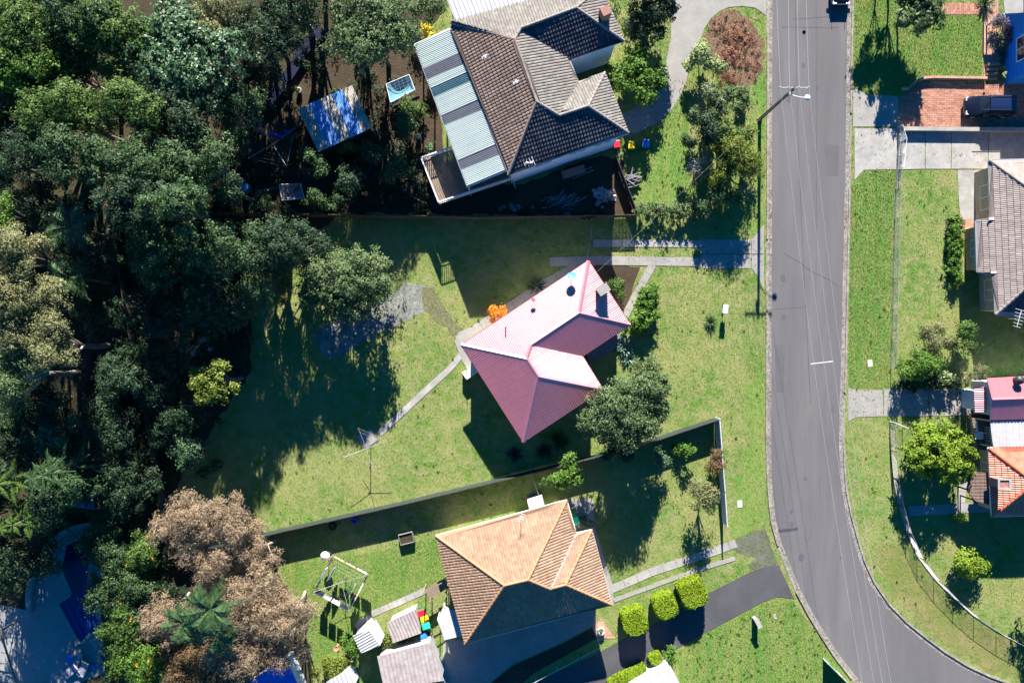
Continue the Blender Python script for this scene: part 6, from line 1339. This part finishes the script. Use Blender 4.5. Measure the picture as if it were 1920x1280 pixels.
# ================================================================== THE WOODED LEFT SIDE
F = [  # label, px, py, radii, height, depth, leaf, L, W, density, extra args
 ('big broadleaf tree with pale blue-green sunlit leaves at the top left', 350, 130, (95, 92), 12.5, 8, 'l_blue', .34, .2, 250, {}),
 ('yellow-green eucalypt crown left of the blue-green tree', 215, 75, (72, 58), 13, 7, 'l_mid', .28, .14, 250, {}),
 ('green crown in the very top left corner', 45, 60, (85, 75), 13.5, 8, 'l_mid', .28, .13, 240, {}),
 ('bright-tipped crown below the top left corner', 50, 130, (62, 52), 12.5, 6, 'l_bright', .26, .13, 190, {}),
 ('dense green crown at the top edge left of centre', 150, 20, (70, 48), 13.5, 7, 'l_forest', .28, .14, 240, {}),
 ('dark green crown behind the yellow-green eucalypt', 130, 130, (60, 55), 11.5, 7, 'l_forest', .28, .14, 220, {'bark': 'bark_pale'}),
 ('olive crown with brown tips at the top edge', 395, 40, (50, 42), 11.5, 6, 'l_olive', .26, .11, 190, {}),
 ('dark brown-green crown right of the olive one', 440, 60, (34, 38), 9, 6, 'l_dark', .26, .12, 210, {}),
 ('dark forest crown on the left edge', 30, 210, (72, 60), 11, 7, 'l_forest', .28, .13, 220, {}),
 ('mid green crown inward of the left edge', 120, 215, (66, 55), 14, 8, 'l_mid', .28, .13, 210, {}),
 ('bushy crown with sunlit tops under the blue-green tree', 250, 205, (60, 55), 14, 6, 'l_mid', .28, .13, 210, {}),
 ('shaded crown south of the blue-green tree', 345, 230, (70, 45), 13, 6, 'l_dark', .28, .14, 220, {}),
 ('dark crown with bare twigs in the upper forest', 70, 290, (60, 48), 13, 6, 'l_dark', .26, .12, 210, {'twigs': 2, 'bark': 'bark_pale'}),
 ('deep green crown centred in the upper forest', 165, 300, (70, 52), 14, 7, 'l_forest', .28, .13, 210, {}),
 ('deep green crown near the trimmed hedge', 280, 300, (72, 52), 14, 6, 'l_forest', .28, .13, 210, {}),
 ('dark small crown beside the towel clothes line', 385, 300, (52, 48), 13, 5.5, 'l_forest', .26, .13, 220, {}),
 ('dark leafy crown above the blue barrel', 420, 350, (42, 38), 11.5, 8, 'l_dark', .26, .13, 220, {}),
 ('shaded crown at the corner of the boundary', 230, 375, (70, 40), 15, 6, 'l_dark', .28, .13, 200, {}),
 ('dim crown right of the corner crown', 330, 385, (74, 42), 15.5, 6, 'l_forest', .28, .13, 200, {}),
 ('big grey-green dark tree at the top centre', 692, 60, (86, 64), 11, 8, 'l_grey', .28, .14, 330, {'k': 50}),
 ('dark spreading tree with crooked white limb at the top', 560, 10, (70, 50), 10, 7, 'l_forest', .26, .13, 110, {'bark': 'bark_pale', 'trunk_r': .35}),
 ('pale-leaved tree beside the white shed roof', 800, 20, (28, 30), 3.4, 2.6, 'l_grey', .24, .12, 240, {}),
 ('sunlit pale olive gum on the left edge, upper crown', 25, 480, (62, 48), 14, 6, 'l_olive', .26, .1, 330, {}),
 ('sunlit pale olive gum on the left edge, middle crown', 45, 570, (72, 58), 14.5, 7, 'l_olive', .26, .1, 340, {}),
 ('sunlit pale olive gum on the left edge, lower crown', 90, 650, (72, 52), 14, 7, 'l_olive', .26, .1, 330, {'bark': 'bark_pale'}),
 ('grey-green gum crown at the left edge bottom', 20, 700, (56, 52), 13, 6, 'l_grey', .26, .1, 280, {'bark': 'bark_pale'}),
 ('bright-topped crown above the pale olive gum', 8, 400, (40, 40), 12, 6, 'l_bright', .26, .12, 200, {}),
 ('dark crown between pale gum and boundary', 160, 480, (52, 50), 9, 6, 'l_dark', .26, .12, 200, {}),
 ('dark crown low behind the pale gum', 185, 590, (40, 50), 7, 5, 'l_dark', .26, .12, 180, {}),
 ('large dark crown inside the boundary corner', 330, 470, (95, 55), 12, 9, 'l_forest', .28, .13, 230, {}),
 ('dark crown with yellow-green tips near the top fence', 545, 455, (78, 44), 10.2, 8.5, 'l_dark', .24, .13, 330, {}),  # dark leaf colour stands in for shade from taller trees to the north
 ('silver-grey wispy tree beside the grassy clearing', 487, 530, (46, 64), 9, 8, 'l_grey', .3, .06, 420, {'bark': 'bark_pale', 'twigs': 2}),
 ('oval olive tree in the middle of the block', 648, 525, (90, 52), 8.2, 7.4, 'l_grey', .26, .14, 420, {'k': 52, 'rcf': .34, 'rot': R(8)}),
 ('ragged lower branches of the oval olive tree, a small tree', 655, 575, (46, 26), 6.5, 3, 'l_grey', .24, .12, 260, {'k': 12}),
 ('dim crown left of the silver-grey tree', 410, 560, (64, 60), 9.5, 7, 'l_dark', .26, .12, 210, {}),
 ('dim crown near the boundary with bare white sticks', 300, 590, (66, 58), 7.5, 5, 'l_dark', .26, .12, 190, {'bark': 'bark_pale', 'twigs': 3}),
 ('leafless grey shrub inside the boundary', 330, 660, (50, 40), 5.5, 4, 'l_silver', .2, .04, 20, {'bark': 'bark_pale', 'twigs': 12}),
 ('sunlit yellow-green tree standing in forest shade', 398, 716, (42, 40), 10, 5, 'l_yellow', .28, .16, 200, {'k': 18, 'rcf': .22}),
 ('dim crown on the boundary line', 240, 690, (55, 55), 9, 7, 'l_dark', .26, .12, 200, {}),
 ('blue-green bush in shade above the brown tree', 356, 845, (36, 34), 5.6, 3.5, 'l_blue', .24, .14, 230, {}),
 ('dim low tree under the yellow-green one', 320, 770, (60, 44), 6.5, 5.5, 'l_dark', .26, .12, 200, {}),
 ('dark broadleaf with pale leaves at the left', 85, 810, (62, 36), 8, 5, 'l_blue', .3, .18, 160, {}),
 ('dark tree outside the boundary', 215, 790, (55, 50), 7, 5, 'l_dark', .26, .12, 190, {}),
 ('dark tree over the boundary beside the brown dead tree', 240, 900, (55, 62), 6.5, 5, 'l_dark', .26, .12, 200, {}),
 ('forest crown on the left edge above the pool', 20, 800, (50, 50), 8, 5, 'l_forest', .26, .12, 180, {}),
 ('dark shrub tree on the right bank of the pool', 200, 1010, (42, 58), 5, 4, 'l_forest', .24, .12, 260, {}),
 ('bushy green tree on the pool bank', 215, 1090, (48, 60), 5, 4, 'l_forest', .22, .12, 280, {'extra': ('l_flower', 90, .2, .14)}),
 ('bright green climbing shrub by the sunlit paving', 235, 1180, (48, 48), 4.5, 3.6, 'l_mid', .24, .13, 300, {'extra': ('l_flower', 50, .2, .14)}),
 ('yellow-flowered green shrub at the bottom edge', 260, 1245, (52, 42), 4.5, 3.6, 'l_bright', .24, .13, 300, {'extra': ('l_flower', 150, .2, .14)}),
 ('green flowering vine beneath the brown dead tree', 275, 1030, (34, 46), 5.5, 4, 'l_mid', .24, .13, 280, {'extra': ('l_flower', 200, .2, .14)}),
 ('dark shrubs between pool and dead trees', 275, 1110, (40, 50), 5, 4, 'l_forest', .24, .12, 260, {}),
 ('dry brown dead crown at the corner of the block', 345, 985, (62, 48), 8.2, 5, 'l_dead', .3, .06, 430, {'bark': 'bark_pale', 'twigs': 7}),
 ('dry brown dead crown, upper right lobe', 430, 975, (58, 46), 8.4, 5, 'l_dead', .3, .06, 430, {'bark': 'bark_pale', 'twigs': 7}),
 ('dry brown crown leaning over the lower lawn', 480, 1035, (42, 40), 7.4, 4.5, 'l_dead', .3, .06, 330, {'bark': 'bark_pale', 'twigs': 9}),
 ('brown dead tree over the lower fence corner', 395, 1060, (60, 38), 7.4, 4.5, 'l_dead', .3, .06, 400, {'bark': 'bark_pale', 'twigs': 7}),
 ('large brown dead tree at the bottom centre left', 470, 1130, (66, 58), 8.2, 5, 'l_dead', .3, .06, 430, {'bark': 'bark_pale', 'twigs': 7}),
 ('brown twiggy crown reaching the washing lawn', 545, 1150, (46, 52), 7.4, 4.5, 'l_dead', .3, .06, 380, {'bark': 'bark_pale', 'twigs': 8}),
 ('brown dead crown left of the palm', 315, 1150, (48, 46), 7.2, 4.5, 'l_dead', .3, .06, 400, {'bark': 'bark_pale', 'twigs': 7}),
 ('brown dead crown at the bottom edge', 440, 1215, (62, 46), 7.4, 4.5, 'l_dead', .3, .06, 420, {'bark': 'bark_pale', 'twigs': 7}),
 ('brown dead crown near the blue sheet roof', 525, 1215, (46, 34), 6.5, 4, 'l_dead', .3, .06, 380, {'bark': 'bark_pale', 'twigs': 7}),
 ('shaded brown-green crown at the bottom edge', 355, 1250, (50, 40), 6, 4, 'l_brown', .26, .08, 320, {'twigs': 4}),
 ('dark crown over the upper clearing', 505, 60, (52, 60), 11, 8, 'l_dark', .26, .13, 200, {}),
 ('dark crown above the striped shed', 585, 110, (34, 30), 5, 4, 'l_dark', .26, .13, 110, {}),
 ('dark crown below the trimmed hedge', 445, 210, (44, 52), 10.5, 8, 'l_forest', .26, .13, 200, {}),
 ('dark crown cut by the left edge, upper part', -10, 300, (58, 60), 11, 8, 'l_dark', .26, .13, 220, {}),
 ('shaded crown beside the upper left palms', 70, 390, (60, 50), 8.5, 6, 'l_dark', .26, .13, 220, {}),
 ('dim crown under the pale olive gum', 60, 760, (70, 44), 8.5, 6, 'l_dark', .26, .13, 230, {}),
 ('dim crown at the left edge beside the star-shaped pines', 0, 870, (60, 60), 12, 10, 'l_dark', .26, .13, 230, {}),
 ('dim crown between the star-shaped pines', 95, 925, (56, 44), 11, 9, 'l_dark', .26, .13, 230, {}),
 ('dim crown at the left edge above the pool paving', 28, 1050, (58, 60), 9.5, 8, 'l_dark', .26, .13, 230, {}),
 ('dark tree bank above the curved wall', 150, 900, (50, 40), 10.5, 9, 'l_forest', .26, .13, 230, {}),
 ('dim crown inside the lower boundary', 290, 690, (50, 60), 8, 7, 'l_dark', .26, .12, 220, {}),
 ('dark crown inside the boundary below the top fence', 430, 460, (62, 46), 14, 11.5, 'l_forest', .26, .12, 240, {}),
 ('unseen shade crown added beyond the top edge, left of the striped shed', 470, -80, (60, 50), 11, 8, 'l_forest', .26, .13, 150, {}),  # this and the next three: out-of-view crowns added to shade the ground below
 ('unseen shade crown added beyond the top edge, above the blue sheet fence', 560, -90, (64, 50), 12, 8, 'l_forest', .26, .13, 60, {}),
 ('unseen shade crown added beyond the top edge, left of the white roof', 660, -80, (60, 44), 11, 8, 'l_forest', .26, .13, 90, {}),
 ('unseen shade crown added beyond the top left corner', 250, -80, (80, 50), 13, 8, 'l_forest', .26, .13, 130, {}),
 ('dim crown on the left edge beside the curved wall', -15, 1080, (56, 50), 8.5, 7, 'l_dark', .26, .13, 200, {}),
 ('dim crown on the left edge below the star-shaped pines', 5, 970, (52, 46), 10.5, 9, 'l_forest', .26, .13, 220, {}),
 ('shaded shrubby crown in the clearing near the top', 470, 130, (36, 40), 6, 5, 'l_dark', .26, .13, 180, {}),
 ('dark crown left of the oval olive tree, by the fence', 500, 465, (50, 42), 12, 10, 'l_dark', .26, .13, 230, {}),
]
for lab, px, py, r, h, dp, lf, L, w, dn, kw in F:
    kw = dict(kw); n_ = 'dead_tree' if lf == 'l_dead' else 'tree'
    tree(n_, lab, 'tree', px, py, (r[0]*1.08, r[1]*1.08), h, dp, lf, L*.86, w*(.8 if lf == 'l_dead' else .86), int(dn*(1.25 if lf == 'l_dead' else 1.75)), rcf=kw.pop('rcf', .36), **kw)
palm('palm', 'dark feathery palm near the upper left boundary', 135, 425, 9, 13, 3.0, lmax=.75, n=20); palm('palm', 'palm with drooping fronds beside the boundary corner', 130, 520, 8, 12, 2.6, lmax=.7, n=18)
palm('palm', 'green feathery palm rising through the brown dead trees', 395, 1140, 8.6, 13, 3.3, lmax=.85, n=24, lw=.12); palm('palm', 'palm crown left of the tall feathery palm', 345, 1165, 7.6, 12, 2.6, lmax=.8, n=20, lw=.12); palm('palm', 'lower palm crown south of the tall feathery palm', 410, 1190, 7.4, 12, 2.6, lmax=.8, n=20, lw=.12)
pine('pine_tree', 'layered star-shaped pine at the left edge above the pool', 25, 900, 13, 4.0, 'l_mid'); pine('pine_tree', 'dark layered pine left of the boundary fence', 120, 880, 12, 4.2, 'l_forest'); pine('pine_tree', 'layered pine overhanging the curved pool wall', 60, 970, 11, 3.4, 'l_mid', 6)
# low undergrowth that nobody could count
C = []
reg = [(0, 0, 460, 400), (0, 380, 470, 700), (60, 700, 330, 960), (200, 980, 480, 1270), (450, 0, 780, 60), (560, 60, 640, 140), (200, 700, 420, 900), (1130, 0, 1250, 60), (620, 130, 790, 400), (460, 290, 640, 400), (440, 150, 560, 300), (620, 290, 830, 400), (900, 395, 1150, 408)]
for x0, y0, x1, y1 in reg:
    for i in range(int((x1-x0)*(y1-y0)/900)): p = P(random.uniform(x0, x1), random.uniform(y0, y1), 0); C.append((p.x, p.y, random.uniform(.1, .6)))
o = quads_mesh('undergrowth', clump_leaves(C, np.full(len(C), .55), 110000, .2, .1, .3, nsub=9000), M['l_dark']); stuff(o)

# ================================================================== GRASS
def inside(px, py, poly):
    x, y = px, py; c = np.zeros(len(px), bool); n = len(poly)
    for i in range(n):
        x0, y0 = poly[i]; x1, y1 = poly[i-1]
        m_ = ((y0 > y) != (y1 > y)) & (x < (x1-x0)*(y-y0)/((y1-y0) if y1 != y0 else 1e-9)+x0); c ^= m_
    return c
def grass(name, polys, excl, n, leaf, L=.085, w=.02):
    allx = [p[0] for q in polys for p in q]; ally = [p[1] for q in polys for p in q]
    X = rng.uniform(min(allx), max(allx), n); Y = rng.uniform(min(ally), max(ally), n); k = np.zeros(n, bool)
    for q in polys: k |= inside(X, Y, q)
    for q in excl: k &= ~inside(X, Y, q)
    X = X[k]; Y = Y[k]; s = CAM_H/FPX; n = len(X); p = np.stack([(X-960)*s, (640-Y)*s, np.full(n, .004)], 1)
    # blades gather in small tufts
    p[:, :2] += .02*np.sin(p[:, 1::-1]*23.0)
    a = rng.uniform(0, 6.283, n); b = np.stack([np.cos(a), np.sin(a), np.zeros(n)], 1)*w; h = L*rng.uniform(.5, 1.25, n)
    lean = np.stack([rng.normal(0, .5, n), rng.normal(0, .5, n)-.1, np.ones(n)], 1)*h[:, None]
    V = np.stack([p-b, p+b, p+lean], 1).reshape(-1, 3); o = quads_mesh(name, V, leaf, nper=3); stuff(o); return o
hard = [road_w+road_e[::-1], off_line(road_w, -10)[::1]+road_w[::-1], road_e+off_line(road_e, 10)[::-1]]
def px(o):
    v = o.data.vertices; return [(960+p.co.x*FPX/CAM_H, 640-p.co.y*FPX/CAM_H) for p in v]
skip = ('driveway', 'garden_path', 'paved_pad', 'concrete_yard', 'brick_', 'flower_bed', 'bare_yard', 'pool_paving', 'forest_floor')
for o in list(COL.objects):
    if o.name in SHEETS and o.name.startswith(skip): hard.append(SHEETS[o.name])
    elif o.parent is None and o.type == 'MESH' and o.name.startswith(('driveway_strip', 'garden_path')):
        v = px(o)
        for i in range(0, len(v), 4): hard.append(v[i:i+4])
    elif o.parent is None and o.type == 'MESH' and o.name.startswith(('driveway', 'paved_pad')): v = px(o); hard.append(v[:len(v)//2])
    elif o.name.startswith('paving_slab') and o.parent and not o.parent.name.startswith(('driveway_strip', 'garden_path')): v = px(o); hard.append(v[:len(v)//2])
for o in COL.objects:     # nothing grows under the houses
    if o.name.startswith('wall') and o.parent and o.parent.name.startswith(('house', 'garage', 'garden_shed')) and o.type == 'MESH':
        r0 = o.parent.location; v = [(960+(p.co.x+r0.x)*FPX/CAM_H, 640-(p.co.y+r0.y)*FPX/CAM_H) for p in o.data.vertices]; hard.append(v[:len(v)//2])
full = [[(-20, -20), (1940, -20), (1940, 1300), (-20, 1300)]]
grass('grass_blades', full, hard, 800000, M['grass'])
greens = [[(1604, -20), (1684, -20), (1684, 180), (1625, 178), (1600, 165)], [(1684, -20), (1766, -20), (1766, 26), (1842, 28), (1840, 148), (1722, 150), (1684, 178)], [(1595, 346), (1620, 320), (1680, 319), (1668, 728), (1591, 726)], [(1275, 1218), (1322, 1187), (1430, 1130), (1456, 1120), (1488, 1126), (1592, 1270), (1590, 1300), (1275, 1300)], [(520, 1060), (700, 1035), (1000, 965), (817, 1005), (838, 1085), (695, 1150), (590, 1250)]]
grass('verge_grass_blades', greens, hard, 700000, M['grass_green'])
W1 = []
for i in range(1300):
    x, y = random.choice(((random.uniform(880, 1430), random.uniform(430, 1060)), (random.uniform(520, 1000), random.uniform(560, 1000)), (random.uniform(1600, 1910), random.uniform(320, 1230)), (random.uniform(1270, 1560), random.uniform(1130, 1280)), (random.uniform(1200, 1430), random.uniform(150, 430))))
    W1.append((x, y))
X = np.array(W1); k = np.ones(len(X), bool)
for q in hard: k &= ~inside(X[:, 0], X[:, 1], q)
X = X[k]; C = [tuple(P(x, y, .03)) for x, y in X]; o = quads_mesh('weeds', clump_leaves(C, rng.uniform(.03, .1, len(C)), 16000, .08, .045, .07, nsub=3500, flat=.4), M['l_bright']); stuff(o)
L_ = []
for pl, sg in ((road_w, 1), (road_e, -1)):
    q = [tuple(P(x, y, 0)[:2]) for x, y in pl if -60 < y < 1330]; tot = line_dist(q)[-1]
    for i in range(1300): c_, t_ = along(q, random.random()*tot); n_ = Vector((t_.y, -t_.x))*-sg; L_.append((c_.x+n_.x*abs(random.gauss(.1, .25))*-1, c_.y+n_.y*abs(random.gauss(.1, .25))*-1, .035))
for x0, y0, x1, y1, n_ in ((1130, 150, 1310, 260, 500), (1313, 449, 1430, 503, 160), (1590, 165, 1850, 318, 260), (1592, 728, 1830, 780, 260), (1100, 450, 1310, 500, 120), (830, 1100, 1110, 1280, 320), (1140, 1070, 1460, 1260, 260)):
    for i in range(n_): p_ = P(random.uniform(x0, x1), random.uniform(y0, y1), 0); L_.append((p_.x, p_.y, .065))
p_ = np.array(L_); o = quads_mesh('fallen_leaves', leaf_quads(p_, np.tile([0, 0, 1.], (len(p_), 1))+rng.normal(size=(len(p_), 3))*.15, .11, .06), M['l_brown']); stuff(o)
